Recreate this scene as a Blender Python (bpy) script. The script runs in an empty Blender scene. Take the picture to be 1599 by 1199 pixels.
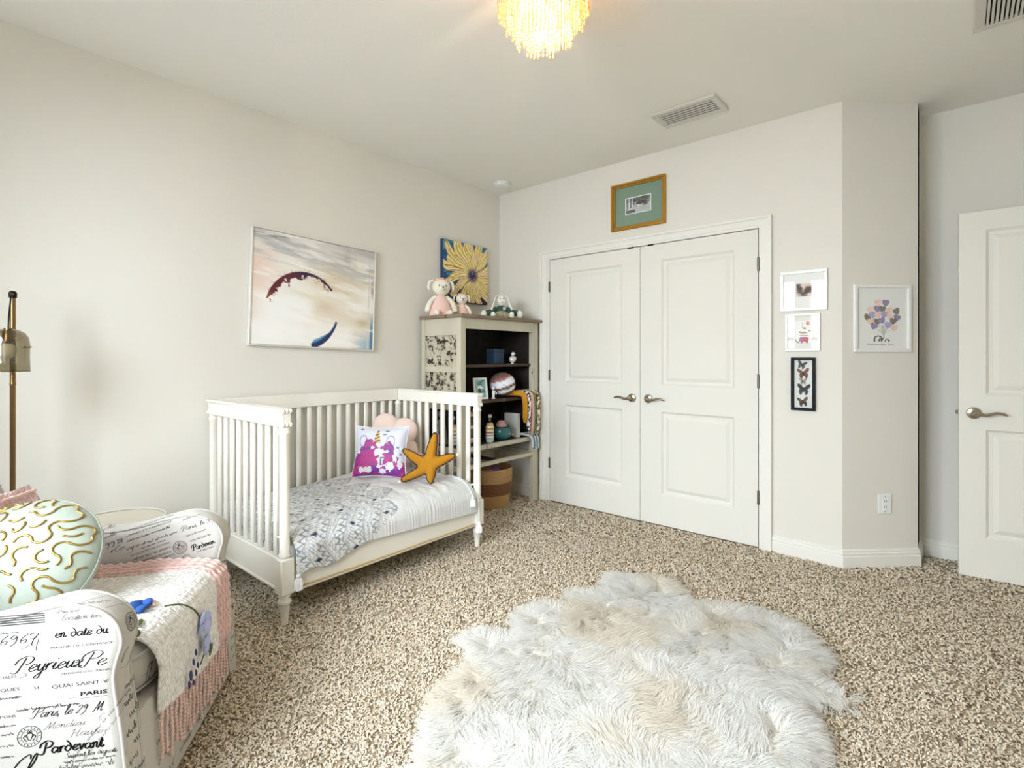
import bpy, bmesh, math, random
import numpy as np
from mathutils import Vector, Matrix

random.seed(7)
rng = np.random.default_rng(7)
scene = bpy.context.scene
COL = scene.collection
R = math.radians

# ---------------------------------------------------------------- camera
CAM_H = 1.242
cam_data = bpy.data.cameras.new("camera")
cam = bpy.data.objects.new("camera", cam_data)
COL.objects.link(cam)
cam.location = (0, 0, CAM_H)
YAW = math.atan2(1496 - 799.5, 806.0)          # room's depth axis lies this far right of the view axis
cam.rotation_euler = (R(90), 0, YAW)
cam_data.sensor_fit = 'HORIZONTAL'
cam_data.sensor_width = 36.0
cam_data.lens = 36.0 * 806.0 / 1599.0
cam_data.shift_y = -(599.5 - 556.0) / 1599.0
cam_data.clip_start = 0.02
scene.camera = cam

# ---------------------------------------------------------------- world, daylight, exposure
world = bpy.data.worlds.new("daylight")
scene.world = world
world.use_nodes = True
bg = world.node_tree.nodes["Background"]
bg.inputs[0].default_value = (0.86, 0.93, 1.0, 1)
bg.inputs[1].default_value = 2.4

scene.view_settings.view_transform = 'Standard'
scene.view_settings.look = 'None'
scene.view_settings.exposure = 0.78
scene.view_settings.gamma = 1.0
scene.view_settings.use_curve_mapping = False

scene.cycles.diffuse_bounces = 6
scene.cycles.max_bounces = 9
scene.cycles.transparent_max_bounces = 12

YB = -0.62                                      # wall behind the camera
WINDOWS = [(-2.40, -1.66), (-1.48, -0.55)]      # x ranges of its two windows
WZ0, WZ1 = 0.70, 2.25
# bright overcast sky outside the windows, high enough to fall towards the floor and the lower walls
ld = bpy.data.lights.new("sky_daylight", 'AREA')
ld.shape = 'RECTANGLE'
ld.size, ld.size_y = 4.4, 2.6
ld.energy = 610.0
ld.color = (0.80, 0.91, 1.0)
lo = bpy.data.objects.new("sky_daylight", ld)
lo.location = (-1.55, YB - 2.1, 2.65)
lo.rotation_euler = (R(90 - 16), 0, 0)
COL.objects.link(lo)

# ---------------------------------------------------------------- colour helpers
def lin(c):
    if isinstance(c, str):
        c = tuple(int(c[i:i + 2], 16) for i in (0, 2, 4))
    a = np.asarray(c, float) / 255.0
    return np.where(a <= 0.04045, a / 12.92, ((a + 0.055) / 1.055) ** 2.4)

def lin4(c):
    r = lin(c)
    return (float(r[0]), float(r[1]), float(r[2]), 1.0)

def _hash(ix, iy, seed):
    n = (ix.astype(np.int64) * 374761393 + iy.astype(np.int64) * 668265263 + seed * 982451653) & 0x7fffffff
    n = ((n ^ (n >> 13)) * 1274126177) & 0x7fffffff
    n = n ^ (n >> 16)
    return (n % 100003) / 100003.0

def vnoise(x, y, seed=0):
    x = np.asarray(x, float); y = np.asarray(y, float)
    ix = np.floor(x); iy = np.floor(y)
    fx = x - ix; fy = y - iy
    fx = fx * fx * (3 - 2 * fx); fy = fy * fy * (3 - 2 * fy)
    a = _hash(ix, iy, seed); b = _hash(ix + 1, iy, seed)
    c = _hash(ix, iy + 1, seed); d = _hash(ix + 1, iy + 1, seed)
    return (a * (1 - fx) + b * fx) * (1 - fy) + (c * (1 - fx) + d * fx) * fy

def fbm(x, y, seed=0, o=4):
    s = 0; amp = 0.5; t = 0
    for k in range(o):
        s = s + amp * vnoise(x * 2 ** k, y * 2 ** k, seed + k * 17); t += amp; amp *= 0.5
    return s / t

def smooth(a, b, x):
    t = np.clip((x - a) / (b - a), 0, 1)
    return t * t * (3 - 2 * t)

# ---------------------------------------------------------------- materials
MATS = {}
def mat(name, col, rough=0.6, metal=0.0, bump=None, var=None, spec=0.5, sheen=0.0, trans=0.0, emit=None, attr=None, coat=0.0):
    """bump=(scale, strength[, distance]) fine relief; var=(scale, darker colour, amount) mottling; attr = colour attribute with the print"""
    if name in MATS:
        return MATS[name]
    m = bpy.data.materials.new(name)
    m.use_nodes = True
    nt = m.node_tree
    b = nt.nodes["Principled BSDF"]
    b.inputs["Base Color"].default_value = lin4(col)
    b.inputs["Roughness"].default_value = rough
    b.inputs["Metallic"].default_value = metal
    b.inputs["Specular IOR Level"].default_value = spec
    if sheen:
        b.inputs["Sheen Weight"].default_value = sheen
    if coat:
        b.inputs["Coat Weight"].default_value = coat
    if trans:
        b.inputs["Transmission Weight"].default_value = trans
    if emit:
        b.inputs["Emission Color"].default_value = lin4(emit[0])
        b.inputs["Emission Strength"].default_value = emit[1]
    tc = nt.nodes.new("ShaderNodeTexCoord")
    if attr:
        a = nt.nodes.new("ShaderNodeVertexColor"); a.layer_name = attr
        nt.links.new(a.outputs[0], b.inputs["Base Color"])
    if var:
        n = nt.nodes.new("ShaderNodeTexNoise"); n.inputs["Scale"].default_value = var[0]; n.inputs["Detail"].default_value = 5
        nt.links.new(tc.outputs["Object"], n.inputs["Vector"])
        rr = nt.nodes.new("ShaderNodeMapRange")
        rr.inputs[1].default_value = 0.42; rr.inputs[2].default_value = 0.68; rr.inputs[3].default_value = 0; rr.inputs[4].default_value = var[2]
        nt.links.new(n.outputs[0], rr.inputs[0])
        mx = nt.nodes.new("ShaderNodeMix"); mx.data_type = 'RGBA'
        mx.inputs[6].default_value = lin4(col); mx.inputs[7].default_value = lin4(var[1])
        nt.links.new(rr.outputs[0], mx.inputs[0]); nt.links.new(mx.outputs[2], b.inputs["Base Color"])
        if attr:
            nt.links.new(a.outputs[0], mx.inputs[6])
    if bump:
        n2 = nt.nodes.new("ShaderNodeTexNoise"); n2.inputs["Scale"].default_value = bump[0]; n2.inputs["Detail"].default_value = 3
        nt.links.new(tc.outputs["Object"], n2.inputs["Vector"])
        bp = nt.nodes.new("ShaderNodeBump"); bp.inputs["Strength"].default_value = bump[1]
        bp.inputs["Distance"].default_value = bump[2] if len(bump) > 2 else 0.004
        nt.links.new(n2.outputs[0], bp.inputs["Height"]); nt.links.new(bp.outputs[0], b.inputs["Normal"])
    MATS[name] = m
    return m

def knit_mat(name, col, gap, scale=95.0):
    m = bpy.data.materials.new(name); m.use_nodes = True
    nt = m.node_tree; b = nt.nodes["Principled BSDF"]; b.inputs["Roughness"].default_value = 0.9
    tc = nt.nodes.new("ShaderNodeTexCoord")
    mp = nt.nodes.new("ShaderNodeMapping"); mp.inputs["Scale"].default_value = (1.0, 0.62, 0.62)
    v = nt.nodes.new("ShaderNodeTexVoronoi"); v.inputs["Scale"].default_value = scale; v.inputs["Randomness"].default_value = 0.55
    nt.links.new(tc.outputs["Object"], mp.inputs[0]); nt.links.new(mp.outputs[0], v.inputs["Vector"])
    rr = nt.nodes.new("ShaderNodeMapRange"); rr.inputs[1].default_value = 0.38; rr.inputs[2].default_value = 0.75; rr.inputs[3].default_value = 0; rr.inputs[4].default_value = 0.8
    nt.links.new(v.outputs["Distance"], rr.inputs[0])
    mx = nt.nodes.new("ShaderNodeMix"); mx.data_type = 'RGBA'; mx.inputs[6].default_value = lin4(col); mx.inputs[7].default_value = lin4(gap)
    nt.links.new(rr.outputs[0], mx.inputs[0]); nt.links.new(mx.outputs[2], b.inputs["Base Color"])
    bp = nt.nodes.new("ShaderNodeBump"); bp.invert = True; bp.inputs["Strength"].default_value = 1.0; bp.inputs["Distance"].default_value = 0.006
    nt.links.new(v.outputs["Distance"], bp.inputs["Height"]); nt.links.new(bp.outputs[0], b.inputs["Normal"])
    MATS[name] = m
    return m

def distressed_mat(name, paint, under, cover, scale=9.0, stretch=(1, 1, 1), rough=0.75):
    """old paint over dark wood: the chips have a shape of their own"""
    m = bpy.data.materials.new(name); m.use_nodes = True
    nt = m.node_tree; b = nt.nodes["Principled BSDF"]; b.inputs["Roughness"].default_value = rough
    tc = nt.nodes.new("ShaderNodeTexCoord")
    mp = nt.nodes.new("ShaderNodeMapping"); mp.inputs["Scale"].default_value = stretch
    nt.links.new(tc.outputs["Object"], mp.inputs[0])
    n = nt.nodes.new("ShaderNodeTexNoise"); n.inputs["Scale"].default_value = scale; n.inputs["Detail"].default_value = 9; n.inputs["Roughness"].default_value = 0.7
    nt.links.new(mp.outputs[0], n.inputs["Vector"])
    rr = nt.nodes.new("ShaderNodeMapRange"); rr.inputs[1].default_value = cover; rr.inputs[2].default_value = cover + 0.035
    nt.links.new(n.outputs[0], rr.inputs[0])
    n3 = nt.nodes.new("ShaderNodeTexNoise"); n3.inputs["Scale"].default_value = scale * 0.4; n3.inputs["Detail"].default_value = 4
    nt.links.new(mp.outputs[0], n3.inputs["Vector"])
    mv = nt.nodes.new("ShaderNodeMix"); mv.data_type = 'RGBA'
    mv.inputs[6].default_value = lin4(paint); mv.inputs[7].default_value = lin4(tuple(int(c * 0.82) for c in paint))
    nt.links.new(n3.outputs[0], mv.inputs[0])
    mx = nt.nodes.new("ShaderNodeMix"); mx.data_type = 'RGBA'; mx.inputs[7].default_value = lin4(under)
    nt.links.new(mv.outputs[2], mx.inputs[6])
    nt.links.new(rr.outputs[0], mx.inputs[0]); nt.links.new(mx.outputs[2], b.inputs["Base Color"])
    bp = nt.nodes.new("ShaderNodeBump"); bp.invert = True; bp.inputs["Strength"].default_value = 0.5; bp.inputs["Distance"].default_value = 0.002
    nt.links.new(rr.outputs[0], bp.inputs["Height"]); nt.links.new(bp.outputs[0], b.inputs["Normal"])
    MATS[name] = m
    return m

def glass_mat(name, tint, gloss=0.10, rough=0.0):
    """thin clear pane: light passes, the surface still mirrors"""
    m = bpy.data.materials.new(name); m.use_nodes = True
    nt = m.node_tree; nt.nodes.clear()
    o = nt.nodes.new("ShaderNodeOutputMaterial")
    t = nt.nodes.new("ShaderNodeBsdfTransparent"); t.inputs[0].default_value = lin4(tint)
    g = nt.nodes.new("ShaderNodeBsdfGlossy"); g.inputs["Roughness"].default_value = rough
    fr = nt.nodes.new("ShaderNodeLayerWeight"); fr.inputs[0].default_value = 0.5
    pw = nt.nodes.new("ShaderNodeMath"); pw.operation = 'POWER'; pw.inputs[1].default_value = 5.0
    nt.links.new(fr.outputs["Facing"], pw.inputs[0])
    ad = nt.nodes.new("ShaderNodeMath"); ad.operation = 'MULTIPLY_ADD'; ad.inputs[1].default_value = 0.9; ad.inputs[2].default_value = gloss + 0.04
    nt.links.new(pw.outputs[0], ad.inputs[0])
    mx = nt.nodes.new("ShaderNodeMixShader")
    nt.links.new(ad.outputs[0], mx.inputs[0]); nt.links.new(t.outputs[0], mx.inputs[1]); nt.links.new(g.outputs[0], mx.inputs[2])
    nt.links.new(mx.outputs[0], o.inputs[0])
    MATS[name] = m
    return m

# ---------------------------------------------------------------- mesh builder
def catmull(pts, n=8, closed=False):
    P = np.asarray(pts, float)
    if len(P) < 3 and not closed:
        t = np.linspace(0, 1, n + 1)[:, None]
        return P[0] * (1 - t) + P[-1] * t
    if closed:
        Q = np.vstack([P[-1], P, P[0], P[1]])
    else:
        Q = np.vstack([2 * P[0] - P[1], P, 2 * P[-1] - P[-2]])
    out = []
    t = np.linspace(0, 1, n, endpoint=False)[:, None]
    for i in range(len(Q) - 3):
        a, b, c, d = Q[i:i + 4]
        out.append(0.5 * (2 * b + (c - a) * t + (2 * a - 5 * b + 4 * c - d) * t ** 2 + (-a + 3 * b - 3 * c + d) * t ** 3))
    out = np.vstack(out)
    return out if closed else np.vstack([out, P[-1]])

class MB:
    def __init__(self):
        self.v = []; self.f = []; self.n = 0; self.c = []
    def add(self, v, f, col=None):
        v = np.asarray(v, float).reshape(-1, 3)
        self.v.append(v)
        o = self.n
        self.f.extend([tuple(int(i) + o for i in q) for q in f])
        self.n += len(v)
        if col is not None:
            self.c.append(np.broadcast_to(np.asarray(col, float), (len(v), 3)))
        return self
    def xf(self, M):
        """transform everything added so far"""
        M = np.array(M)
        self.v = [q @ M[:3, :3].T + M[:3, 3] for q in self.v]
        return self
    def box(self, x0, x1, y0, y1, z0, z1, bev=0.0, seg=1):
        bm = bmesh.new()
        bmesh.ops.create_cube(bm, size=1.0)
        for q in bm.verts:
            q.co = Vector(((x0 + x1) / 2 + q.co.x * (x1 - x0), (y0 + y1) / 2 + q.co.y * (y1 - y0), (z0 + z1) / 2 + q.co.z * (z1 - z0)))
        if bev > 0:
            bmesh.ops.bevel(bm, geom=bm.edges[:], offset=bev, segments=seg, affect='EDGES', profile=0.5)
        bm.verts.ensure_lookup_table()
        self.add([tuple(q.co) for q in bm.verts], [[w.index for w in fc.verts] for fc in bm.faces])
        bm.free()
        return self
    def tube(self, pts, r, n=8, caps=True, closed=False, flat=1.0):
        P = np.asarray(pts, float); m = len(P)
        r = np.broadcast_to(np.asarray(r, float), (m,))
        T = np.gradient(P, axis=0)
        if closed:
            T = np.roll(P, -1, 0) - np.roll(P, 1, 0)
        T /= np.linalg.norm(T, axis=1)[:, None] + 1e-12
        ref = np.array([0, 0, 1.0]) if abs(T[0][2]) < 0.9 else np.array([1.0, 0, 0])
        N = np.zeros_like(P)
        a = ref - T[0] * (ref @ T[0]); N[0] = a / np.linalg.norm(a)
        for i in range(1, m):
            a = N[i - 1] - T[i] * (N[i - 1] @ T[i]); N[i] = a / (np.linalg.norm(a) + 1e-12)
        B = np.cross(T, N)
        th = np.arange(n) * 2 * math.pi / n
        ring = P[:, None, :] + r[:, None, None] * (np.cos(th)[None, :, None] * N[:, None, :] * flat + np.sin(th)[None, :, None] * B[:, None, :])
        f = []
        for i in range(m if closed else m - 1):
            j = (i + 1) % m
            for k in range(n):
                f.append((i * n + k, i * n + (k + 1) % n, j * n + (k + 1) % n, j * n + k))
        if caps and not closed:
            f.append(tuple(range(n - 1, -1, -1))); f.append(tuple((m - 1) * n + k for k in range(n)))
        return self.add(ring.reshape(-1, 3), f)
    def lathe(self, prof, n=24, c=(0, 0, 0), caps=True, sx=1.0, sy=1.0):
        prof = np.asarray(prof, float); m = len(prof)
        th = np.arange(n) * 2 * math.pi / n
        v = np.stack([prof[:, 0, None] * np.cos(th) * sx + c[0], prof[:, 0, None] * np.sin(th) * sy + c[1], np.broadcast_to(prof[:, 1, None], (m, n)) + c[2]], -1)
        f = [(i * n + k, i * n + (k + 1) % n, (i + 1) * n + (k + 1) % n, (i + 1) * n + k) for i in range(m - 1) for k in range(n)]
        if caps:
            f.append(tuple(range(n - 1, -1, -1))); f.append(tuple((m - 1) * n + k for k in range(n)))
        return self.add(v.reshape(-1, 3), f)
    def ell(self, c, r, nu=16, nv=10, M=None):
        ph = np.linspace(0, math.pi, nv + 1)[1:-1]; th = np.arange(nu) * 2 * math.pi / nu
        v = np.stack([np.sin(ph)[:, None] * np.cos(th), np.sin(ph)[:, None] * np.sin(th), np.broadcast_to(np.cos(ph)[:, None], (nv - 1, nu))], -1).reshape(-1, 3)
        v = np.vstack([v, [0, 0, 1], [0, 0, -1]]) * np.asarray(r, float)
        if M is not None:
            v = v @ np.array(M)[:3, :3].T
        v = v + np.asarray(c, float)
        f = [(i * nu + k, (i + 1) * nu + k, (i + 1) * nu + (k + 1) % nu, i * nu + (k + 1) % nu) for i in range(nv - 2) for k in range(nu)]
        top = (nv - 1) * nu; bot = top + 1
        f += [(top, k, (k + 1) % nu) for k in range(nu)]
        o = (nv - 2) * nu
        f += [(bot, o + (k + 1) % nu, o + k) for k in range(nu)]
        return self.add(v, f)
    def grid(self, V, col=None, flip=False, closed_u=False):
        """V: array (a, b, 3)"""
        a, b = V.shape[:2]
        f = []
        for i in range(a - 1):
            for j in range(b - 1 if not closed_u else b):
                q = (i * b + j, i * b + (j + 1) % b, (i + 1) * b + (j + 1) % b, (i + 1) * b + j)
                f.append(q[::-1] if flip else q)
        return self.add(V.reshape(-1, 3), f, None if col is None else col.reshape(-1, 3))
    def prism(self, poly, axis, a, b, bev=0.0):
        """poly: 2-D outline; axis 0/1/2 is the extrusion axis"""
        P = np.asarray(poly, float); n = len(P)
        def emb(t):
            o = np.zeros((n, 3)); k = [q for q in (0, 1, 2) if q != axis]
            o[:, k[0]] = P[:, 0]; o[:, k[1]] = P[:, 1]; o[:, axis] = t
            return o
        v = np.vstack([emb(a), emb(b)])
        f = [tuple(range(n - 1, -1, -1)), tuple(range(n, 2 * n))] + [(i, (i + 1) % n, n + (i + 1) % n, n + i) for i in range(n)]
        return self.add(v, f)
    def mesh(self, name="mesh", smooth_=False, mats=()):
        me = bpy.data.meshes.new(name)
        V = np.vstack(self.v)
        me.from_pydata(V.tolist(), [], self.f)
        if self.c:
            C = np.vstack(self.c)
            if len(C) == len(V):
                at = me.color_attributes.new("Col", 'FLOAT_COLOR', 'POINT')
                at.data.foreach_set("color", np.hstack([C, np.ones((len(C), 1))]).astype(np.float32).ravel())
        bm = bmesh.new(); bm.from_mesh(me); bmesh.ops.recalc_face_normals(bm, faces=bm.faces[:]); bm.to_mesh(me); bm.free()
        if smooth_ is not False:
            me.polygons.foreach_set("use_smooth", [True] * len(me.polygons))
            if smooth_ is not True:
                me.set_sharp_from_angle(angle=R(smooth_))
        me.update()
        return me
    def build(self, name, material, parent=None, smooth_=False, loc=None):
        """parts: coordinates are local to the parent; world=True things pass world coordinates through loc"""
        if loc is not None:
            self.v = [q - np.asarray(loc, float) for q in self.v]
        o = bpy.data.objects.new(name, self.mesh(name, smooth_))
        o.data.materials.append(material)
        COL.objects.link(o)
        if parent is not None:
            o.parent = parent
        elif loc is not None:
            o.location = loc
        return o
    def part(self, name, material, parent, smooth_=False):
        """coordinates given in the room; made local to an unrotated parent (one or two levels)"""
        p = parent; off = np.zeros(3)
        while p is not None:
            off += np.array(p.location); p = p.parent
        self.v = [q - off for q in self.v]
        return self.build(name, material, parent, smooth_)

def tag(o, label=None, cat=None, group=None, kind=None):
    if label: o["label"] = label
    if cat: o["category"] = cat
    if group: o["group"] = group
    if kind: o["kind"] = kind
    return o

def thing(name, label, cat, loc=(0, 0, 0), rotz=0.0, group=None):
    o = bpy.data.objects.new(name, None)
    o.empty_display_size = 0.1
    COL.objects.link(o)
    o.location = loc; o.rotation_euler = (0, 0, rotz)
    return tag(o, label, cat, group)

def copy_part(o, parent, loc=None, rot=None):
    c = o.copy(); COL.objects.link(c); c.parent = parent
    if loc is not None: c.location = loc
    if rot is not None: c.rotation_euler = rot
    return c

def struct(name, mb, material, smooth_=False, parent=None):
    o = mb.build(name, material, parent, smooth_)
    if parent is None: o["kind"] = "structure"
    return o

def picture_mesh(w, h, fn, nx, ny, y=0.0, x0=None, z0=0.0, curve=None):
    """flat print: grid in local x (right) / z (up), facing -y; fn(U, V) with V downwards gives sRGB colours 0..255"""
    if x0 is None: x0 = -w / 2
    U, Vv = np.meshgrid(np.linspace(0, 1, nx), np.linspace(0, 1, ny))
    C = lin(np.clip(fn(U, Vv), 0, 255))
    P = np.stack([x0 + U * w, np.full_like(U, y), z0 + (1 - Vv) * h], -1)
    mb = MB(); mb.grid(P, C)
    return mb

def mixc(a, b, t):
    a = np.asarray(a, float); b = np.asarray(b, float)
    return a + (b - a) * t[..., None]

def base(U, c):
    return np.zeros(U.shape + (3,)) + np.asarray(c, float)

# ---------------------------------------------------------------- pen strokes for handwriting
G = {
 'a': ([[(.75,.8),(.4,1),(.05,.5),(.3,0),(.7,.45)],[(.78,1),(.72,.3),(.85,0),(1.05,.25)]],.95),
 'c': ([[(.7,.8),(.45,1),(.05,.5),(.35,0),(.8,.3)]],.75),
 'd': ([[(.75,.8),(.4,1),(.05,.5),(.3,0),(.7,.45)],[(.8,2.0),(.72,.3),(.85,0),(1.05,.25)]],.95),
 'D': ([[(.75,.7),(.4,1),(.05,.5),(.35,0),(.75,.5),(.6,1.3),(.15,1.9)]],.9),
 'e': ([[(0,.35),(.4,.5),(.65,.8),(.4,1),(.08,.5),(.3,0),(.8,.3)]],.75),
 'f': ([[(0,.3),(.4,1.6),(.45,2),(.3,1.9),(.2,0),(.1,-.9)],[(0,1.0),(.5,1.05)]],.5),
 'g': ([[(.75,.8),(.4,1),(.05,.5),(.3,0),(.7,.45)],[(.75,1),(.65,-.8),(.35,-1),(.2,-.75),(.9,.2)]],.85),
 'h': ([[(0,.2),(.35,1.3),(.3,2),(.15,1.9),(.1,0)],[(.12,.5),(.45,1),(.6,.8),(.58,.15),(.75,0),(.95,.3)]],.9),
 'i': ([[(0,.3),(.2,1),(.15,.2),(.3,0),(.5,.3)],[(.25,1.42),(.28,1.58)]],.45),
 'l': ([[(0,.3),(.35,1.4),(.3,2.05),(.15,1.8),(.12,.2),(.3,0),(.5,.3)]],.45),
 'm': ([[(0,.6),(.15,1),(.12,0)],[(.13,.6),(.4,1),(.5,.8),(.48,0)],[(.5,.6),(.75,1),(.88,.8),(.85,.15),(1.0,0),(1.2,.3)]],1.15),
 'n': ([[(0,.6),(.15,1),(.12,0)],[(.13,.6),(.42,1),(.55,.8),(.52,.15),(.68,0),(.88,.3)]],.85),
 'o': ([[(.4,1),(.05,.5),(.35,0),(.7,.5),(.4,1),(.55,.85),(.85,.9)]],.8),
 'p': ([[(0,.4),(.2,1.1),(.1,-1)],[(.15,.6),(.5,1),(.7,.5),(.4,0),(.2,.15)]],.8),
 'r': ([[(0,.4),(.15,1),(.1,0)],[(.12,.55),(.4,1),(.6,.9)]],.6),
 's': ([[(0,.1),(.4,1),(.35,.7),(.55,.3),(.3,0),(.05,.15)],[(.5,.1),(.7,.3)]],.65),
 't': ([[(0,.3),(.3,1.6),(.2,.2),(.35,0),(.6,.3)],[(.05,1.05),(.5,1.1)]],.5),
 'u': ([[(0,.5),(.15,1),(.1,.3),(.25,0),(.5,.4),(.62,1),(.58,.2),(.7,0),(.9,.3)]],.85),
 'v': ([[(0,.8),(.15,1),(.3,0),(.6,.9),(.75,.95)]],.7),
 'x': ([[(0,.85),(.2,1),(.45,0),(.65,.15)],[(.6,1),(.05,0)]],.7),
 'y': ([[(0,.5),(.15,1),(.12,.3),(.3,0),(.55,.5),(.62,1)],[(.62,1),(.5,-.8),(.25,-1.0),(.1,-.8),(.7,.1)]],.75),
 'P': ([[(.5,2.0),(.35,1),(.2,.1),(-.1,-.05),(-.45,.15)],[(-.3,1.1),(-.1,1.8),(.6,2.25),(1.2,1.85),(1.0,1.2),(.5,1.0)]],1.1),
 'M': ([[(-.1,.1),(.1,0),(.6,2)],[(.6,2),(.7,.1)],[(.7,.1),(1.3,2)],[(1.3,2),(1.3,.3),(1.5,0),(1.7,.3)]],1.6),
 'H': ([[(0,1.7),(.3,2),(.2,0),(0,-.1)],[(1.0,2.1),(.8,.2),(1.0,0),(1.2,.3)],[(.1,1),(1,1.1)]],1.2),
 'L': ([[(.8,1.8),(.6,2.1),(.4,1.6),(.3,.4),(0,.1),(.3,.15),(.7,0),(1,.2)]],.95),
 'C': ([[(1.0,1.7),(.8,2.05),(.3,1.6),(.1,.7),(.4,0),(1.0,.4)]],1.0),
 'F': ([[(.1,1.8),(.6,2.0),(1.1,2.1)],[(.65,2.0),(.4,.3),(.1,0),(-.1,.2)],[(.3,1.0),(.8,1.1)]],.95),
 'S': ([[(1,1.7),(.7,2.05),(.35,1.6),(.7,.9),(.7,.2),(.3,0),(0,.3)]],1.0),
 '1': ([[(.15,1.3),(.4,1.75),(.3,0)]],.5),
 '2': ([[(0,1.3),(.3,1.7),(.6,1.3),(.3,.5),(0,0),(.3,.12),(.7,.05)]],.8),
 '3': ([[(0,1.4),(.3,1.7),(.55,1.3),(.2,.95),(.55,.5),(.3,0),(-.05,.2)]],.75),
 '6': ([[(.6,1.8),(.15,.9),(.15,.1),(.5,.1),(.55,.7),(.1,.5)]],.8),
 '7': ([[(0,1.5),(.1,1.7),(.65,1.65),(.35,.6),(.3,-.5),(.5,-.7)],[(.15,.75),(.6,.85)]],.85),
 '8': ([[(.5,1.5),(.2,1.65),(.15,1.2),(.5,.7),(.3,0),(.05,.4),(.55,1.2),(.45,1.6)]],.75),
 '9': ([[(.55,1.4),(.3,1.7),(.05,1.2),(.3,.9),(.55,1.4),(.5,.3),(.1,-.5)]],.8),
 '-': ([[(.1,.6),(.6,.7)]],.7),
 ',': ([[(.15,.1),(.05,-.35)]],.35),
 '.': ([[(.1,0),(.15,.12)]],.35),
 ' ': ([],.6),
}

class Ink:
    """collects ribbons in a 2-D drawing space; to_mesh maps them onto a surface"""
    def __init__(self):
        self.q = []; self.tris = []
    def stroke(self, pts, w, nib=0.75, sm=5, closed=False):
        P = catmull(pts, sm, closed) if len(pts) > 2 else catmull(pts, 2)
        T = np.gradient(P, axis=0)
        if closed:
            P = np.vstack([P, P[0]]); T = np.gradient(P, axis=0)
        T = T / (np.linalg.norm(T, axis=1)[:, None] + 1e-12)
        N = np.stack([-T[:, 1], T[:, 0]], -1)
        ang = np.abs(T[:, 1] * 0.8 - T[:, 0] * -0.25)
        ww = w * ((1 - nib) + nib * np.clip(ang, 0, 1)) / 2
        self.q.append((P + N * ww[:, None], P - N * ww[:, None]))
        return self
    def script(self, s, x, y, xh, slant=0.42, w=0.16, nib=0.75, track=0.0, fit=None):
        if fit is not None:
            tot = sum(G.get(c, ([], .6))[1] + track for c in s)
            sx = fit / (tot * xh)
        else:
            sx = 1.0
        cx = 0.0
        for ch in s:
            st, adv = G.get(ch, ([], .6))
            for k in st:
                A = np.array(k, float)
                A = np.stack([(cx + A[:, 0]) * sx + A[:, 1] * slant, A[:, 1]], -1) * xh + [x, y]
                self.stroke(A, w * xh, nib)
            cx += adv + track
        return self
    def scribble(self, x, y, length, hgt, w, seed=0):
        """an unreadable handwritten or printed line"""
        r = random.Random(seed)
        n = max(8, int(length / (hgt * 0.30)))
        pts = []; k = 0
        while k < n:
            m = r.randint(8, 18)
            pts = [(x + length * (k + j) / n, y + hgt * ((0.1 if j % 2 else 0.9) + r.uniform(-.15, .25) + (0.6 if r.random() < .12 else 0))) for j in range(min(m, n - k))]
            if len(pts) > 2:
                self.stroke(pts, w, 0.5, 3)
            k += m + 1
        return self
    def ring(self, x, y, r, w, n=18):
        return self.stroke([(x + r * math.cos(t), y + r * math.sin(t)) for t in np.linspace(0, 2 * math.pi, n, endpoint=False)], w, 0.0, 3, True)
    def block(self, x0, y0, x1, y1):
        self.q.append((np.array([[x0, y1], [x1, y1]], float), np.array([[x0, y0], [x1, y0]], float)))
        return self
    def type(self, s, x, y, cap, fit=None, shear=0.0, bold=0.0):
        """printed capitals from the built-in face"""
        cu = bpy.data.curves.new("t", 'FONT'); cu.body = s; cu.size = 1.0; cu.shear = shear; cu.resolution_u = 2; cu.offset = bold
        o = bpy.data.objects.new("t", cu); COL.objects.link(o)
        me = o.to_mesh()
        me.calc_loop_triangles()
        V = np.array([q.co[:2] for q in me.vertices]); Tt = [tuple(t.vertices) for t in me.loop_triangles]
        o.to_mesh_clear(); bpy.data.objects.remove(o); bpy.data.curves.remove(cu)
        if len(V):
            V[:, 0] -= V[:, 0].min()
            k = cap / 0.7
            sx = fit / V[:, 0].max() if fit else k
            self.tris.append((V * [sx, k] + [x, y], Tt))
        return self
    def to_mb(self, fmap):
        mb = MB()
        for L, Rr in self.q:
            m = len(L)
            A = np.vstack([L, Rr])
            mb.add(fmap(A), [(i, i + 1, m + i + 1, m + i) for i in range(m - 1)])
        for V, Tt in self.tris:
            mb.add(fmap(V), Tt)
        return mb

# ================================================================ materials used widely
M_wall = mat("painted wall", (227, 223, 214), 0.85, bump=(260, 0.12, 0.002), spec=0.25)
M_ceil = mat("ceiling paint", (240, 239, 232), 0.95, bump=(90, 0.25, 0.003), spec=0.15)
M_trim = mat("white trim paint", (234, 231, 223), 0.5, spec=.35)
M_door = mat("white door paint", (229, 226, 217), 0.62, spec=.3, bump=(400, 0.04, 0.001))
M_dark = mat("dark gap", (22, 20, 18), 0.8)
M_nickel = mat("brushed nickel", (168, 156, 138), 0.28, 1.0)
M_hinge = mat("dull hinge metal", (112, 104, 92), 0.45, 0.8)
M_plastic = mat("white plastic", (238, 238, 236), 0.35)
M_black = mat("black paint", (14, 13, 14), 0.6, spec=.25)
M_vent = mat("vent metal", (214, 211, 202), 0.5)
M_glass = glass_mat("picture glass", (255, 255, 255), 0.02)
M_pane = glass_mat("window glass", (255, 255, 255), 0.04)
M_darkwood = mat("dark old wood", (27, 19, 14), 0.75, var=(14, (52, 35, 24), 0.7), bump=(40, 0.4, 0.004))
M_print = mat("print", (255, 255, 255), 0.55, attr="Col")
M_canvas = mat("painted canvas", (255, 255, 255), 0.6, attr="Col", bump=(140, 0.35, 0.003))

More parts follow.
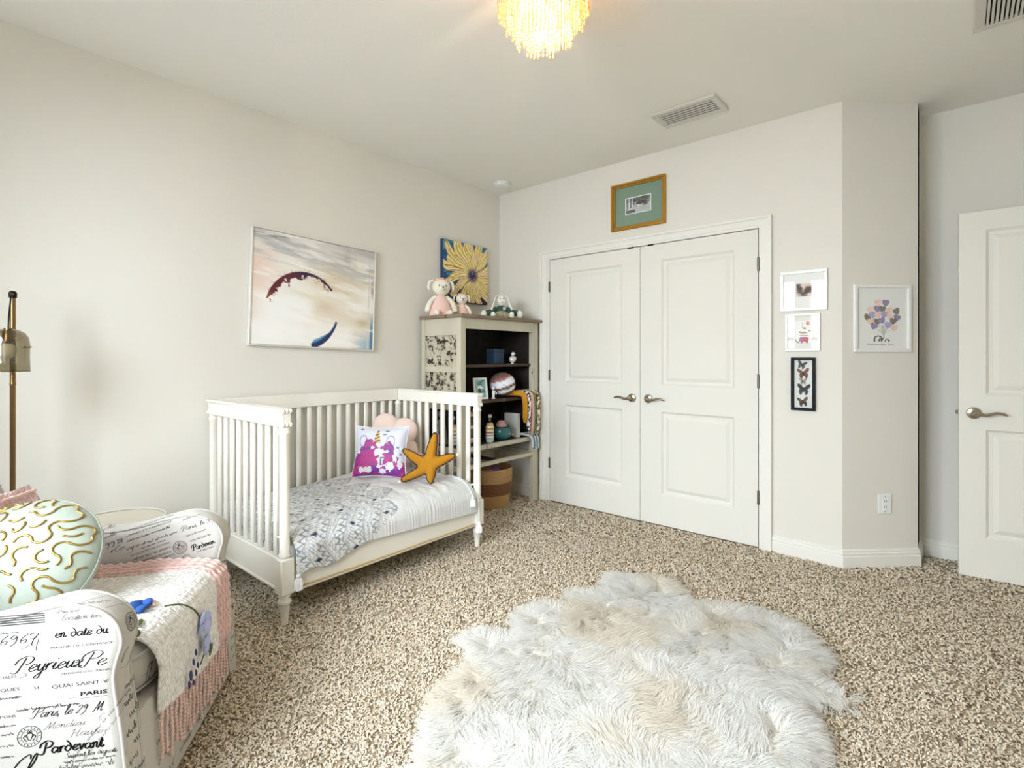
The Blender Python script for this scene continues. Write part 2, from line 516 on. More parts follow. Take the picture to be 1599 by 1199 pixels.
def fast_mesh(name, V, quads, cols=None, smooth_=True):
    """large meshes straight from arrays"""
    me = bpy.data.meshes.new(name)
    k = quads.shape[1]
    me.vertices.add(len(V)); me.vertices.foreach_set("co", V.astype(np.float32).ravel())
    me.loops.add(quads.size); me.loops.foreach_set("vertex_index", quads.astype(np.int32).ravel())
    me.polygons.add(len(quads)); me.polygons.foreach_set("loop_start", np.arange(0, quads.size, k, dtype=np.int32))
    me.polygons.foreach_set("use_smooth", np.full(len(quads), smooth_))
    me.update(calc_edges=True)
    if cols is not None:
        at = me.color_attributes.new("Col", 'FLOAT_COLOR', 'POINT')
        at.data.foreach_set("color", np.hstack([cols, np.ones((len(cols), 1))]).astype(np.float32).ravel())
    return me

# ================================================================ room shell
XL, YC, XR, YA, H = -3.233, 3.564, 0.87, 4.125, 2.74
AX0, AY0, AX1, AY1 = -0.515, YC, -0.18, 3.884          # the angled bit of wall
ANG = math.atan2(AY1 - AY0, AX1 - AX0)

M_floor = mat("carpet backing", (212, 196, 172), 1.0, var=(160, (172, 154, 128), 0.8), bump=(220, 1.0, 0.01), spec=0.05)
struct("floor", MB().box(XL - .1, XR + .1, YB - .1, YA + .1, -0.06, 0.0), M_floor)
struct("ceiling", MB().box(XL - .1, XR + .1, YB - .1, YA + .1, H, H + .1), M_ceil)
struct("wall_left", MB().box(XL - .1, XL, YB - .1, YC + .1, 0, H), M_wall)
DX0, DX1, DZ = -2.652, -0.966, 2.074                     # closet opening
wf = MB().box(XL, DX0, YC, YC + .1, 0, H).box(DX1, AX0, YC, YC + .1, 0, H).box(DX0, DX1, YC, YC + .1, DZ, H)
struct("wall_front", wf, M_wall)
struct("wall_closet", MB().box(DX0 - .1, DX1 + .1, YC + .6, YC + .65, 0, H).box(DX0 - .1, DX0 - .05, YC + .1, YC + .6, 0, H).box(DX1 + .05, DX1 + .1, YC + .1, YC + .6, 0, H).box(DX0 - .1, DX1 + .1, YC + .1, YC + .65, H, H + .1).box(DX0 - .1, DX1 + .1, YC + .1, YC + .65, -.06, 0), M_wall)
t_ = 0.1
struct("wall_angled", MB().prism([(AX0, AY0), (AX1, AY1), (AX1, AY1 + .14), (AX0, AY0 + .14)], 2, 0, H), M_wall)
struct("wall_return", MB().box(AX1 - .1, AX1, AY1, YA + .1, 0, H), M_wall)
struct("wall_alcove", MB().box(AX1 - .1, XR + .1, YA, YA + .1, 0, H), M_wall)
struct("wall_right", MB().box(XR, XR + .1, YB - .1, YA + .1, 0, H), M_wall)
wb = MB()
xs = [XL - .1, WINDOWS[0][0], WINDOWS[0][1], WINDOWS[1][0], WINDOWS[1][1], XR + .1]
for a, b in ((0, 1), (2, 3), (4, 5)):
    wb.box(xs[a], xs[b], YB - .1, YB, 0, H)
for a, b in ((1, 2), (3, 4)):
    wb.box(xs[a], xs[b], YB - .1, YB, 0, WZ0).box(xs[a], xs[b], YB - .1, YB, WZ1, H)
struct("wall_back", wb, M_wall)
for k, (wx0, wx1) in enumerate(WINDOWS):
    w = bpy.data.objects.new("window_%d" % (k + 1), None); COL.objects.link(w); w["kind"] = "structure"
    w.location = ((wx0 + wx1) / 2, YB, WZ0)
    fr = MB().box(wx0 - .07, wx0, YB - .05, YB + .015, WZ0 - .07, WZ1 + .07).box(wx1, wx1 + .07, YB - .05, YB + .015, WZ0 - .07, WZ1 + .07)
    fr.box(wx0, wx1, YB - .05, YB + .015, WZ1, WZ1 + .07)
    fr.part("window_frame", M_trim, w)
    MB().box(wx0 - .09, wx1 + .09, YB - .06, YB + .05, WZ0 - .03, WZ0).part("window_sill", M_trim, w)
    zm = (WZ0 + WZ1) / 2
    MB().box(wx0, wx1, YB - .055, YB - .025, zm - .025, zm + .025).part("sash_rail", M_trim, w)
    MB().box(wx0, wx1, YB - .044, YB - .04, WZ0, zm - .025).part("pane", M_pane, w)
    MB().box(wx0, wx1, YB - .044, YB - .04, zm + .025, WZ1).part("pane", M_pane, w)

# baseboards: swept profile with mitred corners, room on the right of the path
BP = [(0, 0), (.016, 0), (.016, .066), (.012, .071), (.0135, .083), (.009, .088), (.0095, .1), (0, .106)]
def baseboard(name, path):
    P = [np.array(p, float) for p in path]
    dirs = [(P[i + 1] - P[i]) / np.linalg.norm(P[i + 1] - P[i]) for i in range(len(P) - 1)]
    nrm = [np.array([d[1], -d[0]]) for d in dirs]
    rings = []
    for i, p in enumerate(P):
        if i == 0: m = nrm[0]
        elif i == len(P) - 1: m = nrm[-1]
        else:
            m = nrm[i - 1] + nrm[i]; m = m / (m @ nrm[i])
        rings.append([(p[0] + m[0] * a, p[1] + m[1] * a, z) for a, z in BP])
    k = len(BP); mb = MB()
    f = [(i * k + j, i * k + (j + 1) % k, (i + 1) * k + (j + 1) % k, (i + 1) * k + j) for i in range(len(P) - 1) for j in range(k)]
    f += [tuple(range(k)), tuple((len(P) - 1) * k + j for j in range(k))]
    mb.add(np.array(rings).reshape(-1, 3), f)
    return struct(name, mb, M_trim)
CX0, CX1, CTOP = -2.738, -0.893, 2.138                   # outer edge of the closet casing
baseboard("baseboard_left", [(XL, YB), (XL, YC), (CX0, YC)])
baseboard("baseboard_front", [(CX1, YC), (AX0, AY0), (AX1, AY1), (AX1, YA), (XR, YA)])
baseboard("baseboard_right", [(XR, YA), (XR, YB)])
baseboard("baseboard_back", [(XR, YB), (XL, YB)])

# closet casing
tr = bpy.data.objects.new("trim_1", None); COL.objects.link(tr); tr["kind"] = "structure"; tr.location = ((CX0 + CX1) / 2, YC, 0)
def casing_loop(mb, off_in, off_out, d0, d1):
    """one moulding step running up, over and down the opening; offsets are shares of its width, from the outer edge"""
    a0, a1, at = CX0 + off_out * .090, CX1 - off_out * .077, CTOP - off_out * .068
    b0, b1, bt = CX0 + off_in * .090, CX1 - off_in * .077, CTOP - off_in * .068
    P = []
    for (x, z) in ((a0, 0), (a0, at), (a1, at), (a1, 0), (b1, 0), (b1, bt), (b0, bt), (b0, 0)):
        P.append((x, z))
    mb.add([(x, YC - d0, z) for x, z in P] + [(x, YC - d1, z) for x, z in P],
           [(0, 1, 6, 7), (1, 2, 5, 6), (2, 3, 4, 5), (15, 14, 9, 8), (14, 13, 10, 9), (13, 12, 11, 10)] + [(i, (i + 1) % 8, 8 + (i + 1) % 8, 8 + i) for i in range(8)])
for off_out, off_in, d in ((0.0, 0.20, 0.030), (0.20, 0.31, 0.019), (0.31, 0.78, 0.015), (0.78, 1.0, 0.009)):
    mb = MB(); casing_loop(mb, off_in, off_out, 0.0, d); mb.part("casing_moulding", M_trim, tr)
MB().box(DX0, DX0 + .006, YC, YC + .1, 0, DZ).box(DX1 - .006, DX1, YC, YC + .1, 0, DZ).box(DX0, DX1, YC, YC + .1, DZ - .006, DZ).part("jamb", M_trim, tr)
MB().box(DX0 + .006, DX0 + .03, YC + .045, YC + .055, 0, DZ).box(DX1 - .03, DX1 - .006, YC + .045, YC + .055, 0, DZ).box(DX0, DX1, YC + .045, YC + .055, DZ - .04, DZ).part("gap_shade_stop", M_dark, tr)  # stops coloured near black, painting the shade seen through the door gaps
for cx in (-1.885, -1.723):
    MB().box(cx - .022, cx + .022, YC - .008, YC + .03, 2.058, 2.073, .002).part("ball_catch", M_dark, tr)

# ---------------------------------------------------------------- panel doors
def panel_door(name, origin, rotz, w, h, px0, px1, zs, thick=0.035):
    """front faces local -y; two raised panels between px0 and px1 at heights zs"""
    d = bpy.data.objects.new(name, None); COL.objects.link(d); d["kind"] = "structure"; d.location = origin; d.rotation_euler = (0, 0, rotz)
    X = [0, px0, px1, w]; Z = [0, zs[0], zs[1], zs[2], zs[3], h]
    mb = MB()
    for i in range(3):
        for j in range(5):
            if i == 1 and j in (1, 3): continue
            for y in (0.0, thick):
                mb.add([(X[i], y, Z[j]), (X[i + 1], y, Z[j]), (X[i + 1], y, Z[j + 1]), (X[i], y, Z[j + 1])], [(0, 1, 2, 3)])
    for x in (0, w):
        mb.add([(x, 0, 0), (x, thick, 0), (x, thick, h), (x, 0, h)], [(0, 1, 2, 3)])
    for z in (0, h):
        mb.add([(0, 0, z), (w, 0, z), (w, thick, z), (0, thick, z)], [(0, 1, 2, 3)])
    mb.build("door_frame", M_door, d)
    for j in (1, 3):
        for side in (0, 1):
            if side and name != "door_3": continue
            loops = []
            for ins, dep in ((0, 0), (.004, .005), (.014, .015), (.030, .017), (.034, .014), (.054, .004), (.058, .004)):
                y = dep if not side else thick - dep
                loops.append([(px0 + ins, y, Z[j] + ins), (px1 - ins, y, Z[j] + ins), (px1 - ins, y, Z[j + 1] - ins), (px0 + ins, y, Z[j + 1] - ins)])
            f = [(a * 4 + k, a * 4 + (k + 1) % 4, (a + 1) * 4 + (k + 1) % 4, (a + 1) * 4 + k) for a in range(len(loops) - 1) for k in range(4)]
            f.append(tuple((len(loops) - 1) * 4 + k for k in range(4)))
            MB().add(np.array(loops).reshape(-1, 3), f).build("door_panel", M_door, d)
    return d

def lever(door, x, z, sgn, side=-1, y=0.0):
    """rose and wave lever; sgn = direction the lever points"""
    rose = MB().lathe([(0, 0), (.033, 0), (.033, .006), (.029, .012), (.014, .016), (.012, .045), (0, .045)], 28, caps=False)
    rose.xf(Matrix.Translation((x, y, z)) @ Matrix.Rotation(R(90 if side < 0 else -90), 4, 'X'))
    ro = rose.build("door_handle", M_nickel, door, 40)
    pts = catmull([(0, 0, 0), (.02 * sgn, 0, -.003), (.05 * sgn, 0, -.006), (.085 * sgn, 0, .006), (.115 * sgn, 0, .004), (.132 * sgn, 0, -.005)], 6)
    rad = np.interp(np.linspace(0, 1, len(pts)), [0, .15, .5, .85, 1], [.011, .010, .0085, .0075, .004])
    lv = MB().tube(pts, rad, 10)
    lv.xf(Matrix.Translation((x, y + side * .045, z)))
    lv.build("lever", M_nickel, ro, True)
    return ro

ZP = (.222, .826, 1.018, 1.936)
d1 = panel_door("door_1", (-2.642, YC - .004, .010), 0, .836, 2.052, .154, .687, ZP)
d2 = panel_door("door_2", (-1.802, YC - .004, .010), 0, .826, 2.052, .165, .676, ZP)
lever(d1, .771, .916, -1)
lever(d2, .064, .916, 1)
for d, hx in ((d1, -.006), (d2, .829)):
    for hz in (.32, 1.07, 1.825):
        MB().box(hx - .008, hx + .006, -.012, .004, hz - .045, hz + .045, .003).build("hinge", M_hinge, d)
d3 = panel_door("door_3", (0.002, 3.872, .008), R(3.9), .81, 2.04, .115, .695, ZP)
lever(d3, .065, .916, 1)
lever(d3, .065, .916, 1, side=1, y=.035)
MB().box(-.012, .001, .010, .026, .905, .928, .003).build("latch", M_nickel, d3)

# ---------------------------------------------------------------- carpet pile (nobody could count it)
def carpet():
    cells = []
    for (dmin, dmax, dens, L) in ((0, 2.3, 15500, 1.0), (2.3, 3.6, 9500, 1.25), (3.6, 9, 5200, 1.7)):
        n = int(dens * (XR - XL) * (YA - YB))
        x = rng.uniform(XL + .02, XR - .02, n); y = rng.uniform(YB + .02, YA - .02, n)
        dd = np.hypot(x, y); fwd = -math.sin(YAW) * x + math.cos(YAW) * y
        k = (dd >= dmin) & (dd < dmax) & (fwd > 0.15)
        k &= ~((x > AX0 - .03) & (x < AX1 + .03) & (y > AY0 + (x - AX0) * (AY1 - AY0) / (AX1 - AX0) - .03)) 
        k &= ~((x < AX0) & (y > YC - .02)) & ~((x > AX1 - .05) & (x < AX1 + .02) & (y > AY1 - .03))
        cells.append(np.stack([x[k], y[k], np.full(k.sum(), L)], -1))
    S = np.vstack(cells); n = len(S)
    ang = rng.uniform(0, 2 * math.pi, n); L = S[:, 2] * rng.uniform(.008, .016, n); wd = S[:, 2] * rng.uniform(.0022, .0034, n)
    hz = rng.uniform(.005, .009, n) * np.sqrt(S[:, 2]); bend = rng.uniform(-.7, .7, n)
    dx, dy = np.cos(ang), np.sin(ang); nx, ny = -dy, dx
    V = np.zeros((n, 4, 2, 3))
    for i, t in enumerate((0, .35, .7, 1.0)):
        a = (t - .3) * L; s = bend * L * (t - .3) ** 2 * 2
        cx = S[:, 0] + dx * a + nx * s; cy = S[:, 1] + dy * a + ny * s
        cz = hz * (1 - ((t - .45) / .62) ** 2) + .001
        w = wd * (1.0 if 0 < i < 3 else .55)
        for j, sg in enumerate((-1, 1)):
            V[:, i, j, 0] = cx + nx * w * sg; V[:, i, j, 1] = cy + ny * w * sg; V[:, i, j, 2] = cz
    o = np.arange(n)[:, None] * 8
    q = np.concatenate([o + [0, 1, 3, 2], o + [2, 3, 5, 4], o + [4, 5, 7, 6]], 0)
    pal = lin(np.array([(225, 211, 190), (233, 221, 202), (215, 199, 176), (192, 173, 147), (108, 90, 70)]))
    ci = rng.choice(5, n, p=(.36, .27, .23, .07, .07))
    cols = np.repeat(pal[ci], 8, 0)
    me = fast_mesh("carpet_pile", V.reshape(-1, 3), q, cols)
    m = mat("carpet yarn", (200, 188, 168), 0.95, attr="Col", spec=0.1)
    me.materials.append(m)
    ob = bpy.data.objects.new("carpet_pile", me); COL.objects.link(ob)
    tag(ob, "speckled beige twisted carpet pile covering the floor", "carpet", kind="stuff")
carpet()

# ================================================================ ceiling and wall fittings
def vent(name, label, x0, x1, y0, y1, along, n, rim):
    t = thing(name, label, "vent", ((x0 + x1) / 2, (y0 + y1) / 2, H))
    z1 = H; z0 = H - .016
    fr = MB()
    fr.box(x0, x1, y0, y0 + rim, z0, z1, .003).box(x0, x1, y1 - rim, y1, z0, z1, .003).box(x0, x0 + rim, y0 + rim, y1 - rim, z0, z1, .003).box(x1 - rim, x1, y0 + rim, y1 - rim, z0, z1, .003)
    fr.part("frame", M_vent, t)
    MB().box(x0 + rim, x1 - rim, y0 + rim, y1 - rim, z1 - .002, z1 - .0005).part("duct_shade_sheet", M_dark, t)  # near-black sheet stands in for the shade inside the duct
    a0, a1 = (y0 + rim, y1 - rim) if along == 'x' else (x0 + rim, x1 - rim)
    step = (a1 - a0) / n
    for k in range(n):
        c = a0 + step * (k + .5)
        mb = MB()
        if along == 'x':
            mb.box(x0 + rim, x1 - rim, c - step * .31, c + step * .31, z0 + .001, z0 + .0028, .0006)
        else:
            mb.box(c - step * .31, c + step * .31, y0 + rim, y1 - rim, z0 + .001, z0 + .0028, .0006)
        mb.part("slat", M_vent, t)
vent("ceiling_vent", "small white louvred ceiling vent above the closet doors", -1.445, -1.047, 2.977, 3.212, 'x', 6, .034)
vent("ceiling_grille", "larger white return air grille in the ceiling near the open door", .052, .50, 2.55, 3.19, 'y', 24, .04)

sd = thing("smoke_detector", "round white smoke detector on the ceiling near the room corner", "smoke detector", (-2.99, 3.325, H))
MB().lathe([(0, 0), (.07, 0), (.07, -.012), (.062, -.028), (.04, -.034), (0, -.034)], 32, caps=False).build("body", M_plastic, sd, 40)
MB().lathe([(.071, -.001), (.074, -.001), (.074, -.008), (.071, -.008)], 32, caps=False).build("base_ring", M_plastic, sd, 40)

ot = thing("wall_outlet", "white electrical outlet plate low on the angled wall", "outlet", (AX0 + .257 * math.cos(ANG), AY0 + .257 * math.sin(ANG), .312), ANG)
MB().box(-.041, .041, -.006, 0, 0, .118, .003, 2).build("cover_plate", M_plastic, ot)
MB().box(-.0165, .0165, -.0085, -.005, .026, .092, .002).build("socket_insert", M_plastic, ot)
for z in (.042, .076):
    for x in (-.006, .006):
        MB().box(x - .0012, x + .0012, -.0092, -.008, z - .005, z + .005).build("slot", M_dark, ot)
for z in (.014, .104):
    MB().ell((0, -.006, z), (.0035, .0015, .0035), 10, 6).build("screw", M_nickel, ot)

# ================================================================ crib
M_crib = mat("cream crib paint", (240, 236, 226), 0.42, var=(3, (228, 221, 206), 0.5))
M_gold_bead = mat("gilt bead trim", (206, 178, 122), 0.5)
CRX, CRY, CRROT = -2.776, 1.752, R(0.8)
crib = thing("crib", "cream white spindle toddler crib with turned feet against the wall", "crib", (CRX, CRY, 0), CRROT)
HX, HY = .412, .640
for sx in (-1, 1):
    for sy in (-1, 1):
        px, py = sx * HX, sy * HY
        foot = MB().lathe([(.012, 0), (.017, .004), (.017, .010), (.015, .014), (.0245, .098), (.0285, .102), (.0305, .110), (.0285, .118), (.020, .123), (.019, .128), (.027, .134), (.027, .150)], 20, (px, py, 0))
        foot.build("foot", M_crib, crib, 40)
        post = MB().box(px - .033, px + .033, py - .033, py + .033, .146, .312, .006)
        post.lathe([(.024, .312), (.029, .318), (.029, .326), (.0235, .334), (.0225, .60), (.0235, .88), (.028, .886), (.028, .894), (.024, .9), (.024, .925)], 20, (px, py, 0))
        post.build("post", M_crib, crib, 40)
# end rails: cornice section swept across, with the scrolled end caps
sec = [(-.024, .915), (.016, .915), (.018, .925), (.018, .985), (.022, .99), (.022, .999), (-.034, .999), (-.036, .991), (-.03, .984), (-.024, .976), (-.020, .955), (-.023, .938), (-.031, .929), (-.031, .921)]
for sy in (-1, 1):
    P = [(q[0] if sy < 0 else -q[0], q[1]) for q in sec]
    er = MB().prism([(sy * HY + a, z) for a, z in P], 0, -HX - .027, HX + .022)
    o = er.build("end_rail", M_crib, crib)
    for k in (0, 1):
        cap = MB()
        zc, r_ = ((.989, .011), (.925, .011))[k]
        for j in range(3):
            cap.ell((HX + .024, sy * HY - .018 + j * .018, zc), (.007, .008, r_), 10, 8)
        cap.build("scroll_carving", M_crib, o, True)
    MB().lathe([(0, .003), (.007, .003), (.009, 0), (.009, -.002)], 14, caps=False).xf(Matrix.Translation((HX - .02, sy * (HY + .021), .957)) @ Matrix.Rotation(R(90 if sy < 0 else -90), 4, 'X')).build("bolt_cap", M_crib, o, True)
MB().box(-HX - .02, -HX + .02, -HY + .02, HY - .02, .915, .999, .004).build("back_rail", M_crib, crib)
slat_end = MB().box(-.0165, .0165, -.010, .010, 0, .62, .006, 2).build("slat", M_crib, crib, 50)
slat_back = MB().box(-.010, .010, -.0140, .0140, 0, .62, .006, 2).build("slat", M_crib, crib, 50)
first = [True, True]
for sy in (-1, 1):
    for x in np.linspace(-HX, HX, 11)[1:-1]:
        o = slat_end if first[0] else copy_part(slat_end, crib)
        first[0] = False; o.location = (x, sy * HY, .302)
for y in np.linspace(-HY, HY, 19)[1:-1]:
    o = slat_back if first[1] else copy_part(slat_back, crib)
    first[1] = False; o.location = (-HX, y, .302)
for sy in (-1, 1):
    ep = MB().box(-HX + .03, HX - .03, sy * HY - .012, sy * HY + .012, .150, .304, .002)
    o = ep.build("end_panel", M_crib, crib)
    yo = sy * (HY + .012)
    MB().box(-HX + .03, HX - .03, yo - .006, yo + .006, .150, .164, .003).box(-HX + .03, HX - .03, yo - .006, yo + .006, .288, .304, .003).build("panel_moulding", M_crib, o)
MB().box(-HX - .012, -HX + .012, -HY + .03, HY - .03, .150, .304, .002).build("back_panel", M_crib, crib)
fr = MB().box(HX - .018, HX + .014, -HY + .03, HY - .03, .142, .292, .003).build("front_rail", M_crib, crib)
bead = MB()
for k in range(112):
    bead.ell((HX + .016, -HY + .045 + k * .01115, .160), (.0052, .0054, .0058), 6, 4)
tag(bead.build("bead_trim", M_gold_bead, fr, True), "row of small gilt beads", kind="stuff")
bead = MB()
for k in range(112):
    bead.ell((HX + .016, -HY + .045 + k * .01115, .272), (.0052, .0054, .0058), 6, 4)
tag(bead.build("bead_trim", M_gold_bead, fr, True), "row of small gilt beads", kind="stuff")
MB().box(-HX + .01, HX - .02, -HY + .02, HY - .02, .20, .215).build("mattress_support", M_crib, crib)

# mattress
M_sheet = mat("mattress ticking", (236, 234, 230), 0.9, bump=(300, 0.2, 0.002))
mt = thing("mattress", "white crib mattress mostly hidden under the patterned coverlet", "mattress", (CRX, CRY, .2155), CRROT)
MB().box(-.375, .370, -.600, .585, 0, .205, .05, 5).build("body", M_sheet, mt, 50)
MB().tube(catmull([(-.35, -.602, .19), (.345, -.602, .19), (.372, -.57, .19), (.372, .55, .19), (.345, .587, .19), (-.35, .587, .19)], 6), .004, 6).build("piping", M_sheet, mt, True)

# coverlet: one cloth over the mattress, down the front and inside the near end
M_cover = mat("woven cotton coverlet", (244, 243, 241), 0.95, attr="Col", bump=(420, 0.35, 0.002), spec=0.15)
def coverlet():
    t = thing("coverlet", "white cotton coverlet with grey geometric print and tassels on the crib mattress", "blanket", (CRX, CRY, .42), CRROT)
    NS, NT = 230, 170
    hem_y = [-.60, -.53, -.46, -.40, -.33, -.27, -.2, .1, .35, .585]
    hem_z = [.215, .245, .222, .226, .250, .268, .276, .262, .250, .240]
    S = np.linspace(-.17, 1.20, NS); T = np.linspace(0, 1, NT)
    V = np.zeros((NS, NT, 3)); Uc = np.zeros((NS, NT, 2))
    for i, s in enumerate(S):
        y = -.600 + max(s, 0) * 1.0
        y = min(y, .598)
        hz = np.interp(y, hem_y, hem_z)
        top = .430 + .010 * math.sin(y * 5 + .5)
        # section from the wall side to the front hem
        prof = np.array([(-.378, top - .03), (-.36, top - .004), (-.25, top + .004), (0, top + .010), (.22, top + .006), (.33, top + .000), (.375, top - .012), (.415, top - .045), (.437, .345), (.441, .31), (.443, hz)])
        P = catmull(prof, 12)
        d = np.r_[0, np.cumsum(np.linalg.norm(np.diff(P, axis=0), axis=1))]
        tt = T * d[-1]
        x = np.interp(tt, d, P[:, 0]); z = np.interp(tt, d, P[:, 1])
        yy = np.full(NT, y)
        if s < 0:                                        # falls inside the near end
            drop = -s
            k = np.clip((.40 - x) / .06, 0, 1)
            z = z - drop * k * (0.85 + .25 * np.sin(x * 30)); yy = yy - .006 * k
            z = np.maximum(z, .235)
        V[i, :, 0] = x; V[i, :, 1] = yy; V[i, :, 2] = z
        Uc[i, :, 0] = s; Uc[i, :, 1] = tt
    # folds
    s, tt = Uc[..., 0], Uc[..., 1]
    w = (fbm(s * 7, tt * 7, 3) - .5) * .030 + (fbm(s * 24 + 9, tt * 7, 5) - .5) * .010
    front = smooth(.40, .435, V[..., 0])
    V[..., 2] += w * (1 - front) * smooth(-.03, .06, s)
    fold = .0035 * np.sin(V[..., 1] * 190 + 2.5 * np.sin(V[..., 1] * 13) + 1.5 * np.sin(V[..., 1] * 41)) * smooth(.36, .43, V[..., 0])
    V[..., 0] += np.abs(fold) * front + .012 * front * np.exp(-((V[..., 1] + .52) / .05) ** 2)
    # print
    p = s; q = tt - .40
    sawt = np.abs(((q / .21) % 1) - .5) * 2
    edge = .60 + .11 * sawt - .22 * smooth(.22, .62, q)
    C = base(p, (228, 228, 227))
    crin = .5 + .5 * np.sin(p * 520 + 6 * fbm(p * 9, q * 5, 8))
    C = C * (0.93 + .07 * crin)[..., None]
    zz = np.abs(((q / .24) % 1) - .5) * 2
    band = p + .085 * zz
    ph = (band / .105) % 1
    grey = (166, 168, 172); dk = (144, 147, 154)
    inside = (p < edge)
    line = (ph < .10) | ((ph > .16) & (ph < .21))
    hatch = (np.sin(q * 330 + np.where(((band / .105).astype(int) % 2) == 0, 1, -1) * p * 330) > .35) & (ph > .30) & (ph < .58)
    zig = (np.abs(((q / .03) % 1) - .5) * 2 * .30 + .66 - ph); zig = (np.abs(zig) < .075) & (ph > .62)
    C = np.where((inside & line)[..., None], np.array(grey), C)
    C = np.where((inside & hatch)[..., None], np.array((160, 162, 166)), C)
    C = np.where((inside & zig)[..., None], np.array(dk), C)
    dm = np.abs(((q / .12) % 1) - .5) * .12 / .012 + np.abs(((p / .21) % 1) - .5) * .21 / .019
    C = np.where((inside & (dm < 1))[..., None], np.array((58, 66, 84)), C)
    rim = np.abs(p - edge) < .006
    C = np.where((rim & (q < .45) & (sawt > .25))[..., None], np.array((150, 152, 158)), C)
    V[..., 2] -= .42
    mb = MB(); mb.grid(V, lin(C))
    o = mb.build("cloth", M_cover, t, True)
    sol = o.modifiers.new("thick", 'SOLIDIFY'); sol.thickness = .004; sol.offset = 1
    # tassels
    M_tas = mat("tassel cotton", (242, 242, 242), 0.95)
    M_band = mat("tassel binding", (186, 192, 208), 0.9)
    def tassel(pts, L=.052, r=.017):
        pts = [(a, b, c - .42) for a, b, c in pts]
        P = catmull(pts, 6)
        e = P[-1]
        ta = MB()
        prof = [(.002, 0), (.009, -.004), (.011, -.011), (.008, -.018)]
        ta.lathe(prof, 12, tuple(e))
        tz = MB()
        n = 22
        th = np.arange(n) * 2 * math.pi / n
        rr = np.array([(.0085, -.018), (r * .75, -.026), (r * .95, -.040), (r, -.018 - L)])
        V = np.stack([(rr[:, 0, None] * (1 + .13 * np.where(np.arange(n) % 2, 1, -1))) * np.cos(th), (rr[:, 0, None] * (1 + .13 * np.where(np.arange(n) % 2, 1, -1))) * np.sin(th), np.broadcast_to(rr[:, 1, None], (4, n))], -1) + e
        tz.grid(V, closed_u=True)
        tz.add(V[-1], [tuple(range(n))])
        h = ta.build("tassel", M_tas, t, True)
        tz.build("tassel_skirt", M_tas, h)
        MB().lathe([(.0088, -.016), (.0096, -.017), (.0096, -.023), (.0088, -.024)], 12, tuple(e), caps=False).build("binding", M_band, h, True)
        MB().tube(P, .0035, 6).build("cord", M_tas, h, True)
    f = HX + .033
    tassel([(f - .01, -.585, .30), (f + .002, -.592, .27), (f + .006, -.594, .232)], .056, .019)
    tassel([(.20, .575, .446), (.30, .588, .440), (.385, .600, .400), (f + .006, .606, .330), (f + .012, .612, .225), (f + .012, .612, .180)], .050, .019)
    tassel([(.26, .562, .446), (.35, .566, .432), (.415, .560, .400), (f + .012, .555, .355)], .045, .017)
    tassel([(-.27, -.598, .40), (-.272, -.612, .37), (-.275, -.614, .33)], .05, .016)
    tassel([(.03, -.598, .40), (.03, -.612, .375), (.03, -.614, .34)], .05, .016)
coverlet()

# ---------------------------------------------------------------- cushions in the crib
def cushion_grid(w, h, T, n=60, ear=.10, pw=.55):
    a = np.linspace(-1, 1, n); U, Vv = np.meshgrid(a, a)
    k = 1 - ear * (1 - Vv ** 2) * np.abs(U) ** 2; m = 1 - ear * (1 - U ** 2) * np.abs(Vv) ** 2
    X = w / 2 * U * k; Z = h / 2 * Vv * m
    th = T / 2 * ((1 - U ** 4) * (1 - Vv ** 4)) ** pw
    return U, Vv, X, Z, th

def unicorn(U, V):
    """two-way sequins brushed into pink and silver-white patches under a printed white top"""
    n1 = fbm(U * 6, V * 6, 21); n2 = fbm(U * 22, V * 22, 22); n3 = fbm(U * 5 + 7, V * 14, 23)
    C = base(U, (222, 224, 234))
    for cx, sg in ((.21, 1), (.72, -1)):
        d = np.hypot((U - cx) / .085, (V - .30) / .13)
        C = np.where(((d < 1) & (d > .72))[..., None], np.array((178, 172, 214)), C)
    for cx, cy, r in ((.16, .06, .04), (.64, .08, .04), (.60, .16, .035), (.87, .42, .03), (.93, .55, .03), (.5, .28, .03), (.05, .5, .03)):
        d = np.hypot((U - cx) / r, (V - cy) / (r * .45)) + n2 - .5
        C = np.where((d < 1)[..., None], np.array((120, 118, 150)), C)
    horn = (np.abs(U - .47) < .055 * (V - .04) / .30 + .012) & (V > .05) & (V < .34)
    C = np.where(horn[..., None], mixc((222, 186, 120), (120, 84, 44), (np.sin(V * 90 + U * 40) > .2).astype(float)), C)
    top = .36 + .10 * np.abs(np.sin((U - .47) * 7)) * np.sign(.0 + 1) - .02
    top = np.interp(U.ravel(), [0, .06, .12, .2, .26, .36, .44, .52, .6, .68, .76, .84, .92, 1], [.72, .6, .48, .42, .27, .26, .33, .46, .36, .30, .36, .55, .62, .7]).reshape(U.shape)
    pink = (V > top + (n2 - .5) * .12)
    c2 = mixc((186, 48, 138), (122, 48, 150), smooth(.45, .65, n3))
    c2 = mixc(c2, (208, 84, 130), smooth(.55, .7, n1))
    c2 = c2 * (.84 + .3 * fbm(U * 60, V * 60, 29))[..., None]
    C = np.where(pink[..., None], c2, C)
    hole = np.zeros(U.shape, bool)
    for cx, cy, rx, ry in ((.52, .52, .10, .07), (.55, .68, .07, .16), (.72, .78, .09, .10), (.28, .86, .14, .08), (.82, .60, .05, .12), (.92, .72, .05, .1), (.40, .42, .04, .03), (.66, .50, .045, .03), (.1, .50, .05, .04), (.60, .88, .06, .06)):
        hole |= (np.hypot((U - cx) / rx, (V - cy) / ry) + (n2 - .5) * 1.5) < .9
    C = np.where((pink & hole)[..., None], np.array((232, 232, 242)), C)
    t = ((np.abs(U - .56) < .012) & (V > .60) & (V < .76)) | ((np.abs(V - .61) < .012) & (U > .555) & (U < .62))
    C = np.where(t[..., None], np.array((92, 70, 92)), C)
    return C

